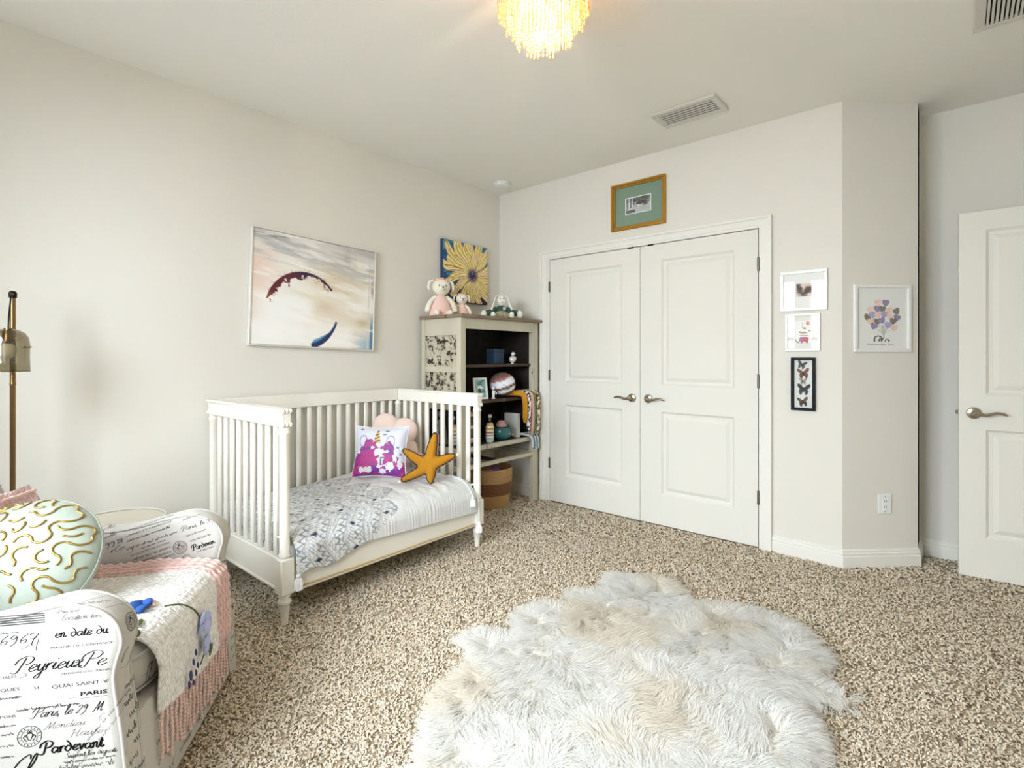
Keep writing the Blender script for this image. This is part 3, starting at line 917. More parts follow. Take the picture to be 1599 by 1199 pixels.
SEQ = mat("two-way sequins", (255, 255, 255), 0.32, attr="Col", bump=(420, 0.5, 0.003))
def unicorn_pillow():
    t = thing("sequin_pillow", "square sequin pillow brushed into pink and white patches in the crib", "pillow", (-2.838, 1.965, .452), R(35.4))
    w, h, T = .365, .335, .105
    U, Vv, X, Z, th = cushion_grid(w, h, T, 150)
    lean = R(12)
    def place(X, Y, Z):
        Z = Z + h / 2
        return np.stack([X, Y * math.cos(lean) + Z * math.sin(lean), Z * math.cos(lean) - Y * math.sin(lean)], -1)
    C = lin(np.clip(unicorn((U + 1) / 2, (1 - Vv) / 2), 0, 255))
    MB().grid(place(X, -th, Z), C).build("sequin_face", SEQ, t, True)
    MB().grid(place(X, th, Z)).build("back_face", mat("white plush", (238, 238, 244), 0.9), t, True)
    k = np.linspace(-1, 1, 24)
    per = np.vstack([np.stack([k, -np.ones(24)], -1), np.stack([np.ones(24), k], -1), np.stack([k[::-1], np.ones(24)], -1), np.stack([-np.ones(24), k[::-1]], -1)])
    px = w / 2 * per[:, 0] * (1 - .10 * (1 - per[:, 1] ** 2) * np.abs(per[:, 0]) ** 2); pz = h / 2 * per[:, 1] * (1 - .10 * (1 - per[:, 0] ** 2) * np.abs(per[:, 1]) ** 2)
    MB().tube(place(px, np.zeros_like(px), pz), .005, 6, closed=True).build("seam_edge", mat("white plush", (238, 238, 244), 0.9), t, True)
unicorn_pillow()

def polar_pillow(outline, T, n=26, pw=.55):
    """outline: closed 2-D points (x, z); returns front and back grids"""
    O = np.asarray(outline, float); c = np.zeros(2)
    r = np.linspace(0, 1, n)
    F = O[None, :, :] * r[:, None, None]
    y = T / 2 * (1 - r ** 3) ** pw
    return F, np.broadcast_to(y[:, None], F.shape[:2])

def flower_pillow():
    t = thing("flower_pillow", "pale pink flower shaped plush cushion behind the sequin pillow", "pillow", (-3.0, 2.172, .452), R(44))
    th = np.arange(100) * 2 * math.pi / 100
    r = .205 * (.74 + .26 * np.abs(np.cos(2.5 * (th - R(112)))) ** .8)
    O = np.stack([r * np.cos(th), r * np.sin(th)], -1)
    F, y = polar_pillow(O, .11)
    lean = R(10); zc = .19
    def place(F, Y):
        Z = F[..., 1] + zc
        return np.stack([F[..., 0], Y + Z * math.sin(lean), Z * math.cos(lean)], -1)
    m = mat("pale pink plush", (240, 216, 206), 0.95, bump=(260, 0.4, 0.003), sheen=0.3)
    MB().grid(place(F, -y), closed_u=True).build("front_face", m, t, True)
    MB().grid(place(F, y), closed_u=True).build("back_face", m, t, True)
    MB().tube(place(O, np.zeros(100)), .0035, 6, closed=True).build("seam", mat("pink seam", (222, 194, 184), 0.9), t, True)
    MB().ell((0, -.06 + zc * math.sin(lean), zc), (.03, .012, .03), 14, 8).build("button_center", m, t, True)
flower_pillow()

def star_plush():
    t = thing("starfish_plush", "mustard yellow starfish plush with black outline and pink back in the crib", "plush toy", (-2.512, 2.128, .447), YAW)
    k = .00408
    tips = [(6, 42), (37, 8), (0, -34), (-44, -30), (-43, 16)]
    inn = [(8.5, 7.5), (9, -12), (-8, -20), (-20, -9), (-11, 7)]
    pts = []
    for i in range(5):
        a = np.array(tips[i], float); b = np.array(inn[i], float); p = np.array(inn[i - 1], float)
        d = a / np.linalg.norm(a); nn = np.array([d[1], -d[0]]) * 3.2
        pts += [(a * .5 + p * .5) - nn * .5, a - d * 2.5 - nn, a, a - d * 2.5 + nn, (a * .5 + b * .5) + nn * .5, b]
    O = catmull(np.array(pts) * k, 5, True)
    zc = 34 * k
    F, y = polar_pillow(O, .085, 24)
    O3 = lambda A, Y: np.stack([A[..., 0], Y + (A[..., 1]) * .08, A[..., 1] + zc], -1)
    mm = mat("mustard felt", (184, 126, 20), 0.95, bump=(300, 0.3, 0.002))
    mp = mat("mauve pink plush", (204, 172, 172), 0.95, bump=(260, 0.3, 0.003))
    MB().grid(O3(F, -y * .8 - .012), closed_u=True).build("front_face", mm, t, True)
    MB().grid(O3(F * 1.02 + [.007, -.006], y * 1.2 + .012), closed_u=True).build("back_face", mp, t, True)
    MB().grid(np.stack([O3(O * 1.0, np.full(len(O), -.012)), O3(O * 1.02, np.full(len(O), 0.0)), O3(O * 1.02 + [.007, -.006], np.full(len(O), .012))]), closed_u=True).build("side_band", mp, t, True)
    MB().tube(O3(O, np.full(len(O), -.014)), .0042, 6, closed=True).build("outline_cord", mat("black cord", (34, 26, 30), 0.9), t, True)
    for a in tips:
        q = np.array(a) * k * 1.09
        MB().ell((q[0], -.002 + q[1] * .08, max(q[1] + zc, .008)), (.0085, .0085, .0085), 12, 8).build("pompom", mat("white yarn", (244, 243, 238), 0.95), t, True)
star_plush()

# ================================================================ hutch (old open bookcase in the corner)
M_oldpaint = distressed_mat("worn cream paint", (212, 204, 182), (92, 74, 54), .64, 16, (1, 1, .35))
M_tin = distressed_mat("flaked painted panel", (205, 196, 172), (44, 32, 22), .515, 26, (1, 1, 1))
M_shelf = distressed_mat("worn shelf edge", (70, 48, 34), (176, 166, 146), .60, 12, (1, .25, 1))
M_topwood = distressed_mat("worn top board", (150, 128, 104), (92, 70, 52), .55, 9, (1, .2, 1))
hx0, hx1, hy0, hy1 = -3.195, -2.745, 2.605, 3.520
hutch = thing("hutch", "weathered cream open bookcase with flaking paint in the room corner", "bookcase", (-2.97, 3.06, 0))
MB().box(hx0 - .005, hx1 + .03, hy0 - .018, 3.552, 1.527, 1.553, .007, 2).part("top_board", M_topwood, hutch, 40)
for (x0, x1, y0, y1) in ((hx1 - .05, hx1, hy0, hy0 + .052), (hx1 - .05, hx1, 3.455, hy1), (hx0, hx0 + .042, hy0, hy0 + .04), (hx0, hx0 + .042, 3.48, hy1)):
    MB().box(x0, x1, y0, y1, 0, 1.527, .003).part("post", M_oldpaint, hutch)
MB().box(hx1 - .03, hx1 - .002, hy0 + .052, 3.455, 1.446, 1.527, .002).part("frieze", M_oldpaint, hutch)
MB().box(hx0 + .042, hx1 - .05, hy0 + .004, hy0 + .026, 1.398, 1.527, .002).part("side_rail", M_oldpaint, hutch)
MB().box(hx0 + .042, hx1 - .05, hy0 + .004, hy0 + .026, 1.120, 1.163, .002).part("side_rail", M_oldpaint, hutch)
MB().box(hx0 + .042, hx1 - .05, hy0 + .004, hy0 + .026, .838, .890, .002).part("side_rail", M_oldpaint, hutch)
for z0, z1 in ((1.163, 1.398), (.890, 1.120)):
    MB().box(hx0 + .042, hx1 - .05, hy0 + .013, hy0 + .020, z0, z1).part("side_panel", M_tin, hutch)
for z0, z1 in ((.515, .556), (.388, .425)):
    MB().box(hx0 + .042, hx1 - .05, hy0 + .004, hy0 + .026, z0, z1, .002).part("side_rail", M_oldpaint, hutch)
    MB().box(hx0 + .042, hx1 - .05, 3.488, 3.51, z0, z1, .002).part("side_rail", M_oldpaint, hutch)
MB().box(hx0 + .012, hx1 - .05, 3.470, 3.479, .556, 1.527).part("side_panel", M_darkwood, hutch)
MB().box(hx0 + .043, hx0 + .050, hy0 + .027, 3.479, .52, 1.527).part("back_panel", M_darkwood, hutch)
MB().box(hx0 + .012, hx1 - .03, hy0 + .03, 3.486, 1.50, 1.526).part("inner_top", M_darkwood, hutch)
MB().box(hx0 + .012, hx1 - .03, hy0 + .03, 3.468, 1.155, 1.178, .002).part("shelf", M_shelf, hutch)
MB().box(hx0 + .012, hx1 - .03, hy0 + .03, 3.468, .876, .900, .002).part("shelf", M_shelf, hutch)
sh = MB().box(hx1 - .045, hx1 - .004, hy0 + .052, 3.455, .524, .556, .003).part("shelf_edge", M_oldpaint, hutch)
for k in range(4):
    a = hx0 + .012 + k * .0985
    MB().box(a + .002, a + .0965, hy0 + .03, 3.486, .536, .556 - .002 * (k % 2), .003).part("shelf_plank", M_darkwood, hutch)
MB().box(hx1 - .04, hx1 - .004, hy0 + .052, 3.455, .394, .422, .003).part("front_rail", M_oldpaint, hutch)
MB().box(hx0 + .012, hx0 + .035, hy0 + .04, 3.48, .390, .425, .003).part("back_stretcher", M_oldpaint, hutch)
MB().box(hx0 + .035, hx1 - .04, 3.03, 3.07, .396, .418, .003).part("runner", M_darkwood, hutch)

# ---------------------------------------------------------------- things on the shelves
M_white = mat("white glaze", (236, 234, 230), 0.3)
def figurine(name, label, loc, parts, m):
    t = thing(name, label, "figurine", loc)
    for n, c, r in parts:
        MB().ell(c, r, 16, 10).build(n, m, t, True)
    return t
fg = figurine("bird_figurine", "small silvery white bird figurine on the top shelf of the bookcase", (-2.80, 3.245, 1.178),
         [("body", (0, 0, .038), (.026, .03, .030)), ("head", (.004, .004, .083), (.017, .018, .017)), ("tail", (-.01, .034, .052), (.006, .022, .007)), ("wing", (.022, .004, .042), (.006, .02, .02))], mat("silver white", (220, 220, 218), 0.25, 0.3))
MB().lathe([(.014, 0), (.014, .004), (.005, .008), (.005, .014)], 12, (0, 0, 0)).build("stand", M_white, fg, 40)
MB().ell((.022, .006, .083), (.009, .0035, .0035), 8, 6).build("beak", mat("beak", (170, 130, 60), .5), fg, True)
bk = thing("navy_box", "dark navy keepsake box standing on the top bookcase shelf", "box", (-2.90, 3.16, 1.178))
MB().box(-.05, .04, -.07, .05, 0, .095, .003).build("body", mat("navy card", (40, 62, 84), 0.6), bk)
MB().box(-.052, .042, -.072, .052, .096, .122, .003).build("lid", mat("navy card", (40, 62, 84), 0.6), bk)

def pic_frame(name, label, loc, rotz, w, h, rim, depth, mframe, fn, mat_w=0.0, mat_col=(240, 239, 235), glass=True, lean=0.0, nx=60, ny=70, group=None, cat="picture", step=None):
    """frame standing or hanging: local x right, z up, faces -y; back at y = 0"""
    t = thing(name, label, cat, loc, rotz, group)
    Mx = Matrix.Rotation(-lean, 4, 'X')
    bars = []
    for (x0, x1, z0, z1) in ((-w / 2, w / 2, 0, rim), (-w / 2, w / 2, h - rim, h), (-w / 2, -w / 2 + rim, rim, h - rim), (w / 2 - rim, w / 2, rim, h - rim)):
        m = MB().box(x0, x1, -depth, 0, z0, z1, min(.002, rim / 4)); m.xf(Mx)
        o = m.build("frame_bar", mframe, t); bars.append(o)
    if step:
        r2 = rim * .55
        for (x0, x1, z0, z1) in ((-w / 2, w / 2, 0, r2), (-w / 2, w / 2, h - r2, h), (-w / 2, -w / 2 + r2, r2, h - r2), (w / 2 - r2, w / 2, r2, h - r2)):
            m = MB().box(x0, x1, -depth - step, -depth, z0, z1, .002); m.xf(Mx); m.build("frame_moulding", mframe, t)
    m = MB().box(-w / 2 + rim * .8, w / 2 - rim * .8, -.004, -.001, rim * .8, h - rim * .8); m.xf(Mx); m.build("backing", mat("mount " + str(tuple(mat_col)), mat_col, 0.8), t)
    iw, ih = w - 2 * rim - 2 * mat_w, h - 2 * rim - 2 * (mat_w if not isinstance(mat_w, tuple) else 0)
    pm = picture_mesh(iw, ih, fn, nx, ny, y=-.0052, z0=rim + mat_w); pm.xf(Mx); pm.build("print", M_print, t)
    if glass:
        m = MB().add([(-w / 2 + rim, -depth * .6, rim), (w / 2 - rim, -depth * .6, rim), (w / 2 - rim, -depth * .6, h - rim), (-w / 2 + rim, -depth * .6, h - rim)], [(0, 1, 2, 3)]); m.xf(Mx); m.build("glass", M_glass, t)
    return t

def art_teal(U, V):
    C = base(U, (150, 190, 190)); n = fbm(U * 5, V * 7, 41)
    C = mixc(C, (70, 120, 124), smooth(.45, .6, n))
    d = np.hypot((U - .5) / .25, (V - .45) / .12); C = np.where((d < 1)[..., None], np.array((240, 240, 236)), C)
    d = np.hypot((U - .42) / .16, (V - .62) / .14); C = np.where((d < 1)[..., None], np.array((40, 50, 60)), C)
    return C
pic_frame("photo_frame", "small white photo frame with teal picture on the middle bookcase shelf", (-2.845, 2.918, .900), R(76), .128, .172, .017, .014, M_white, art_teal, lean=R(10), nx=30, ny=40)
def art_two(U, V):
    C = base(U, (222, 196, 170)); n = fbm(U * 9, V * 16, 43)
    k = (np.abs(U - .5) < .36) & ((np.abs(V - .27) < .17) | (np.abs(V - .73) < .17))
    return np.where(k[..., None], mixc((30, 26, 26), (92, 84, 76), smooth(.5, .7, n)), C)
pic_frame("double_photo_frame", "tall pink wooden frame with two dark photos on the lowest shelf", (-2.905, 2.885, .556), R(66), .125, .245, .018, .014, mat("rose wood", (196, 144, 124), 0.6), art_two, lean=R(8), nx=30, ny=50)
sm = thing("figure_statuette", "slim white statuette standing beside the teal photo frame", "figurine", (-2.815, 3.03, .900))
MB().lathe([(.016, 0), (.017, .006), (.009, .012), (.013, .05), (.006, .07)], 14).build("body", M_white, sm, True)
MB().ell((0, 0, .086), (.011, .011, .013), 12, 8).build("head", M_white, sm, True)
MB().tube(catmull([(0, .004, .062), (.01, .022, .05), (.012, .016, .032)], 4), .004, 6).build("arm", M_white, sm, True)

def bottle(loc, label):
    t = thing("sand_bottle", label, "bottle", loc, 0, "striped sand bottles")
    prof = np.array([(.030, 0), (.035, .006), (.036, .06), (.035, .12), (.028, .148), (.013, .166), (.011, .172), (.011, .196), (.013, .198), (.013, .208), (.010, .21)])
    zs = prof[:, 1]
    bands = [(.0, (214, 224, 226)), (.022, (176, 200, 204)), (.036, (238, 236, 228)), (.05, (198, 150, 140)), (.062, (242, 238, 226)), (.072, (170, 120, 120)), (.085, (236, 222, 190)), (.1, (198, 158, 96)), (.115, (240, 226, 188)), (.13, (208, 180, 112)), (.21, (208, 180, 112))]
    first = None
    for (a, c), (b, _) in zip(bands[:-1], bands[1:]):
        b = min(b, .152)
        if a >= .152: break
        z = np.array([a + .0005, b]); r = np.interp(z, zs, prof[:, 0]) - .002
        MB().lathe(np.stack([r, z], -1), 20).build("sand_layer", mat("sand %d %d %d" % c, c, 0.9), t, 40)
    MB().lathe(prof, 24).build("glass", glass_mat("bottle glass", (250, 250, 248), .03) if "bottle glass" not in MATS else MATS["bottle glass"], t, 40)
    MB().lathe([(.0105, .196), (.014, .197), (.014, .218), (.0105, .219)], 16).build("stopper", mat("pale stopper", (190, 196, 198), .5), t, 40)
bottle((-2.83, 3.005, .556), "banded sand art bottle beside the pink double photo frame")
bottle((-2.955, 2.725, .556), "banded sand art bottle seen through the crib slats")
gf = thing("grey_statuette", "grey seated statuette seen through the crib slats on the bookcase", "figurine", (-3.06, 2.70, .556))
M_grey = mat("grey stone", (120, 120, 118), 0.8)
MB().lathe([(.05, 0), (.052, .012), (.045, .05), (.035, .12), (.022, .19), (.014, .2)], 18).build("body", M_grey, gf, True)
MB().ell((0, 0, .232), (.028, .028, .034), 14, 10).build("head", M_grey, gf, True)
for s in (-1, 1):
    MB().tube(catmull([(s * .03, -.005, .18), (s * .05, -.03, .13), (s * .02, -.05, .10)], 5), .011, 8).build("arm", M_grey, gf, True)

pot = thing("face_planter", "teal glazed planter with a sleepy face and pink succulent", "planter", (-2.86, 3.175, .556))
M_teal = mat("teal glaze", (36, 98, 104), 0.25, coat=.5)
MB().lathe([(.05, 0), (.062, .004), (.084, .03), (.09, .06), (.082, .092), (.074, .104), (.068, .104), (.07, .09), (.06, .08)], 32).build("pot", M_teal, pot, True)
for k in range(9):
    a = k * 2 * math.pi / 9; rr = .048
    leaf = MB().ell((0, 0, .032), (.022, .009, .036), 10, 8)
    leaf.xf(Matrix.Translation((rr * math.cos(a), rr * math.sin(a), .094)) @ Matrix.Rotation(a + R(90), 4, 'Z') @ Matrix.Rotation(R(-28), 4, 'X'))
    leaf.build("succulent_leaf", mat("pink succulent", (214, 164, 164), .6), pot, True)
MB().ell((0, 0, .1), (.066, .066, .01), 16, 8).build("soil", M_darkwood, pot, True)
for dy in (-.018, .02):
    e = MB().tube([(.086, -.02 + dy - .008, .056), (.0895, -.02 + dy, .051), (.088, -.02 + dy + .008, .056)], .0018, 6); e.build("eyelid", M_white, pot, True)
wb_ = thing("white_book", "white hardback book standing on the lowest bookcase shelf", "book", (-2.88, 3.335, .556))
MB().box(-.075, .075, -.016, -.013, 0, .20, .001).box(-.075, .075, .013, .016, 0, .20, .001).box(.073, .0755, -.016, .016, 0, .20, .001).build("cover", mat("white cloth cover", (226, 226, 224), .8), wb_)
MB().box(-.072, .070, -.013, .013, .004, .196).build("pages", mat("paper", (238, 232, 216), .9), wb_)

def octopus():
    t = thing("octopus_plush", "striped octopus plush whose patterned tentacles hang over the bookcase shelf", "plush toy", (-2.84, 3.165, .900), R(52))
    # head: slanted stripes
    nu, nv = 40, 28
    ph = np.linspace(.02, math.pi - .02, nv); th = np.arange(nu) * 2 * math.pi / nu
    S = np.stack([np.sin(ph)[:, None] * np.cos(th), np.sin(ph)[:, None] * np.sin(th), np.broadcast_to(np.cos(ph)[:, None], (nv, nu))], -1)
    s = S @ np.array([-.35, -.1, .93])
    cols = [(120, 88, 84), (226, 226, 236), (104, 66, 46), (234, 234, 238), (104, 72, 52), (158, 104, 96), (120, 88, 84)]
    idx = np.digitize(s, [-.62, -.32, -.1, .2, .45, .66])
    order = [cols[4], cols[3], cols[2], cols[3], cols[1], cols[5], cols[0]]
    C = lin(np.array([order[i] for i in range(7)])[idx])
    MB().grid(S * [.108, .10, .098] + [0, 0, .112], C, closed_u=True).build("head", mat("knit stripes", (255, 255, 255), .95, attr="Col", bump=(180, .4, .003)), t, True)
    sm_ = catmull([(.002, -.099, .085), (.018, -.101, .073), (.036, -.096, .078), (.046, -.091, .092)], 5)
    MB().tube(sm_, .0026, 6).build("smile", M_black, t, True)
    for ex in (-.005, .058):
        MB().tube(catmull([(ex - .008, -.099, .112), (ex, -.1005, .107), (ex + .008, -.0985, .112)], 3), .002, 6).build("eye", M_black, t, True)
    # tentacles, in room coordinates
    t2 = {"y": [3.295, 3.355, 3.398, 3.428, 3.478, 3.335], }
    specs = [(3.300, .690, (196, 138, 30), None), (3.352, .605, (238, 236, 230), (24, 22, 24)), (3.393, .578, (214, 168, 160), None), (3.425, .592, (122, 128, 66), None), (3.472, .583, (238, 232, 214), (86, 62, 40))]
    Rm = Matrix.Translation((-2.84, 3.165, .900)) @ Matrix.Rotation(R(52), 4, 'Z'); Ri = np.array(Rm.inverted())
    for k, (y, z1, c1, c2) in enumerate(specs):
        path = catmull([(-2.84, 3.20 + k * .02, .935), (-2.78, y - .03, .935), (-2.728, y, .92), (-2.712, y + .002, .86), (-2.710, y + .004 * (-1) ** k, (.86 + z1) / 2), (-2.712, y, z1)], 8)
        P = path @ Ri[:3, :3].T + Ri[:3, 3]
        rad = np.interp(np.linspace(0, 1, len(P)), [0, .2, .9, 1], [.02, .021, .019, .008]) * (1.12 if k == 0 else 1)
        mb = MB().tube(P, rad, 14, flat=1.0)
        V = mb.v[0]
        if c2:
            w = path[np.repeat(np.arange(len(P)), 14)]
            n = fbm(V[:, 0] * 55 + V[:, 1] * 30, V[:, 2] * 75, 60 + k)
            C = np.where((n > .52)[:, None], np.array(c2, float), np.array(c1, float))
        else:
            C = np.zeros((len(V), 3)) + c1
        mb.c = [lin(C)]
        mb.build("tentacle", mat("patterned jersey", (255, 255, 255), .95, attr="Col"), t, True)
octopus()

def scarf():
    t = thing("striped_scarf", "blue and white striped knotted scarf draped over the lowest bookcase shelf", "scarf", (-2.86, 3.38, .557))
    for k in range(5):
        y = 3.40 + .019 * k
        path = catmull([(-2.96 + .015 * k, 3.22 + .03 * k, .570), (-2.88 + .012 * k, 3.28 + .03 * k, .578), (-2.80, y - .02, .580), (-2.733, y, .566), (-2.715, y + .004, .53), (-2.712, y + .004, .47 - .012 * (k % 3))], 7) - np.array([-2.86, 3.38, .557])
        MB().tube(path, .0105, 10).build("strand", mat("blue yarn", (112, 134, 150), .95) if k % 2 else mat("pale yarn", (206, 212, 214), .95), t, True)
scarf()

def basket():
    t = thing("rope_basket", "tan coiled rope basket with a brown middle band under the bookcase", "basket", (-2.955, 3.135, 0))
    tan = mat("tan rope", (186, 148, 100), .9); brown = mat("brown rope", (128, 86, 56), .9)
    n = 26; Ht = .325
    for k in range(n):
        z0 = Ht * k / n; z1 = Ht * (k + 1) / n; zc = (z0 + z1) / 2
        r = .150 + .034 * (zc / Ht) + .006 * math.sin(zc / Ht * 3.1)
        m = brown if 9 <= k < 17 else tan
        th = np.linspace(0, 2 * math.pi, 48, endpoint=False)
        MB().tube(np.stack([r * np.cos(th), r * np.sin(th), np.full(48, zc)], -1), (z1 - z0) * .56, 6, closed=True).build("coil", m, t, True)
    MB().lathe([(0, .006), (.146, .006), (.146, .012), (0, .012)], 32, caps=False).build("base", tan, t)
    b = thing("toy_ball", "purple ball lying in the rope basket", "toy", (-2.935, 3.17, .215))
    MB().ell((0, 0, .05), (.06, .06, .06), 20, 12).build("ball", mat("purple vinyl", (120, 92, 150), .4), b, True)
    MB().tube([( .0612 * math.cos(a), .0612 * math.sin(a), .05) for a in np.linspace(0, 6.283, 30, endpoint=False)], .003, 6, closed=True).build("stripe", mat("pink vinyl", (226, 150, 170), .4), b, True)
    b = thing("cloth_doll", "dark blue stuffed doll lying in the rope basket", "toy", (-2.99, 3.08, .20))
    MB().ell((0, 0, .04), (.075, .05, .045), 18, 12).build("body", mat("navy plush", (44, 44, 70), .95), b, True)
    MB().ell((.06, .03, .07), (.038, .036, .036), 16, 10).build("head", mat("rose plush", (206, 140, 150), .95), b, True)
basket()

# ---------------------------------------------------------------- dolls on top of the hutch
def doll(loc, rotz, sc, label):
    t = thing("plush_doll", label, "plush toy", loc, rotz, "cream animal dolls in pink dresses")
    cream = mat("cream plush", (238, 230, 212), .95, bump=(240, .3, .003)); pink = mat("pink knit dress", (238, 202, 190), .95, bump=(200, .3, .003)); peach = mat("peach bow", (226, 176, 140), .9)
    S = lambda *a: tuple(v * sc for v in a)
    MB().lathe(np.array([(.0, .0), (.085, .0), (.088, .012), (.072, .07), (.05, .125), (.036, .148), (.03, .155), (0, .156)]) * sc, 24, caps=False, sy=.75).build("dress", pink, t, True)
    MB().ell(S(0, -.01, .212), S(.066, .060, .062), 24, 16).build("head", cream, t, True)
    hd = t.children[-1] if False else None
    MB().ell(S(0, -.062, .198), S(.026, .020, .02), 16, 10).build("muzzle", cream, t, True)
    MB().ell(S(0, -.082, .204), S(.008, .005, .006), 10, 6).build("nose", M_black, t, True)
    MB().tube(np.array(catmull([(-.012, -.08, .192), (0, -.083, .189), (.012, -.08, .192)], 4)) * sc, .0016 * sc, 5).build("mouth", M_black, t, True)
    for s in (-1, 1):
        MB().ell(S(s * .024, -.063, .218), S(.0058, .004, .0068), 10, 6).build("eye", M_black, t, True)
        MB().tube(np.array(catmull([(s * .05, 0, .262), (s * .078, .004, .25), (s * .09, .002, .215), (s * .086, -.004, .185)], 6)) * sc, np.interp(np.linspace(0, 1, 19), [0, .4, .85, 1], [.014, .02, .018, .006]) * sc, 10, flat=.55).build("ear", cream, t, True)
        MB().tube(np.array(catmull([(s * .036, 0, .145), (s * .075, -.01, .11), (s * .098, -.012, .06), (s * .102, -.014, .028)], 6)) * sc, np.interp(np.linspace(0, 1, 19), [0, .5, .9, 1], [.014, .018, .02, .009]) * sc, 10).build("arm", cream, t, True)
        MB().tube(np.array(catmull([(s * .035, -.03, .02), (s * .045, -.075, .02), (s * .05, -.115, .022)], 6)) * sc, np.interp(np.linspace(0, 1, 13), [0, .6, .9, 1], [.02, .02, .021, .01]) * sc, 10).build("leg", cream, t, True)
    for s, (a, b, c) in enumerate(((-.034, -.035, .264), (0, -.042, .27), (.034, -.035, .264))):
        MB().ell(S(a, b, c), S(.015, .009, .009), 10, 8).build("headband_flower", peach if s else pink, t, True)
doll((-3.075, 2.705, 1.553), R(60), 1.08, "larger cream animal doll in pink dress sitting on the bookcase")
doll((-3.03, 2.885, 1.553), R(58), .70, "smaller cream animal doll in pink dress beside the larger one")

def bunny():
    t = thing("bunny_plush", "floppy eared white bunny in green shirt sitting on the bookcase top", "plush toy", (-2.885, 3.205, 1.553), R(46))
    wh = mat("white plush bunny", (234, 230, 220), .95, bump=(240, .3, .003)); gr = mat("dark green jersey", (48, 84, 70), .95); ol = mat("olive striped trousers", (178, 170, 138), .95, var=(60, (120, 112, 84), .8)); pk = mat("ear pink", (226, 190, 180), .95)
    MB().lathe([(.0, .0), (.05, .0), (.058, .02), (.05, .065), (.036, .1), (.02, .112), (0, .113)], 20, caps=False, sy=.8).build("shirt", gr, t, True)
    MB().ell((0, -.012, .036), (.056, .048, .036), 18, 12).build("trousers", ol, t, True)
    MB().ell((0, -.01, .150), (.036, .034, .045), 20, 14).build("head", wh, t, True)
    for s in (-1, 1):
        MB().ell((s * .013, -.041, .166), (.0042, .003, .0055), 8, 6).build("eye", M_black, t, True)
        MB().tube(catmull([(s * .02, .0, .188), (s * .045, .004, .186), (s * .064, .0, .13), (s * .082, -.01, .075), (s * .07, -.014, .05)], 6), np.interp(np.linspace(0, 1, 25), [0, .3, .75, 1], [.008, .015, .027, .010]), 10, flat=.4).build("ear", wh, t, True)
        MB().tube(catmull([(s * .038, 0, .088), (s * .08, -.015, .058), (s * .125, -.02, .044)], 6), np.interp(np.linspace(0, 1, 13), [0, .6, 1], [.02, .022, .026]), 12).build("sleeve", gr, t, True)
        MB().ell((s * .148, -.022, .036), (.028, .022, .034), 14, 10).build("paw", wh, t, True)
        MB().tube(catmull([(s * .03, -.03, .022), (s * .06, -.065, .022), (s * .072, -.085, .024)], 5), .02, 10).build("leg", ol, t, True)
        MB().ell((s * .076, -.1, .026), (.02, .018, .026), 14, 10).build("foot", wh, t, True)
    MB().ell((0, -.044, .151), (.004, .003, .003), 8, 6).build("nose", mat("bunny nose", (120, 70, 66), .6), t, True)
    MB().tube(catmull([(-.013, -.041, .138), (0, -.0445, .132), (.013, -.041, .138)], 4), .0016, 5).build("mouth", M_black, t, True)
    MB().box(.008, .034, -.047, -.043, .07, .098, .002).build("pocket", mat("grey patch", (188, 184, 176), .9), t)
bunny()

# ================================================================ armchair in script-print linen
CHX, CHY, CHROT = -1.843, .595, -math.atan2(.609, .793)
M_linen = mat("cream linen", (198, 194, 187), 0.92, bump=(500, 0.3, 0.0015), var=(6, (196, 190, 181), 0.5), spec=0.2)
M_ink = mat("printed ink", (22, 20, 20), 0.9, spec=0.1)
M_ink2 = mat("faded printed ink", (74, 71, 70), 0.9, spec=0.1)
chair = thing("armchair", "low armchair in cream linen printed with old french handwriting", "armchair", (CHX, CHY, 0), CHROT)

ARM = catmull([(-.004, .03), (-.008, .12), (-.018, .237), (-.027, .33), (-.040, .42), (-.043, .462), (-.036, .50), (-.027, .533), (-.028, .562), (-.043, .598), (-.080, .630), (-.135, .648), (-.18, .646), (-.24, .633), (-.33, .612), (-.43, .602), (-.55, .603), (-.68, .62), (-.76, .63)], 5)
ARM = np.vstack([ARM, [(-.80, .60), (-.82, .50), (-.82, .25), (-.80, .03)]])
def offset_loop(P, d):
    T = np.roll(P, -1, 0) - np.roll(P, 1, 0); T /= np.linalg.norm(T, axis=1)[:, None] + 1e-9
    return P + np.stack([T[:, 1], -T[:, 0]], -1) * d
area = np.sum(ARM[:, 0] * np.roll(ARM[:, 1], -1) - np.roll(ARM[:, 0], -1) * ARM[:, 1])
SGN = -1.0 if area > 0 else 1.0
def arm(u0, u1):
    """loops of the side outline; the edges are rounded over"""
    R_ = .022
    steps = []
    for a in np.linspace(0, 90, 5): steps.append((u0 + R_ * (1 - math.sin(R(a))), R_ * (1 - math.cos(R(a)))))
    st = [(u0 + R_ * (1 - math.cos(R(a))), R_ * (1 - math.sin(R(a)))) for a in np.linspace(0, 90, 5)]
    st += [(u1 - R_ * (1 - math.cos(R(a))), R_ * (1 - math.sin(R(a)))) for a in np.linspace(90, 0, 5)]
    n = len(ARM); mb = MB(); rows = []
    for u, ins in st:
        L = offset_loop(ARM, -ins * -SGN * -1 if False else SGN * ins)
        rows.append(np.stack([np.full(n, u), L[:, 0], L[:, 1]], -1))
    mb.grid(np.array(rows), closed_u=True)
    for r_, fl in ((rows[0], 1), (rows[-1], 0)):
        c = np.array([[r_[0, 0], -.40, .34]])
        mb.add(np.vstack([r_, c]), [(i, (i + 1) % n, n) for i in range(n)])
    return mb
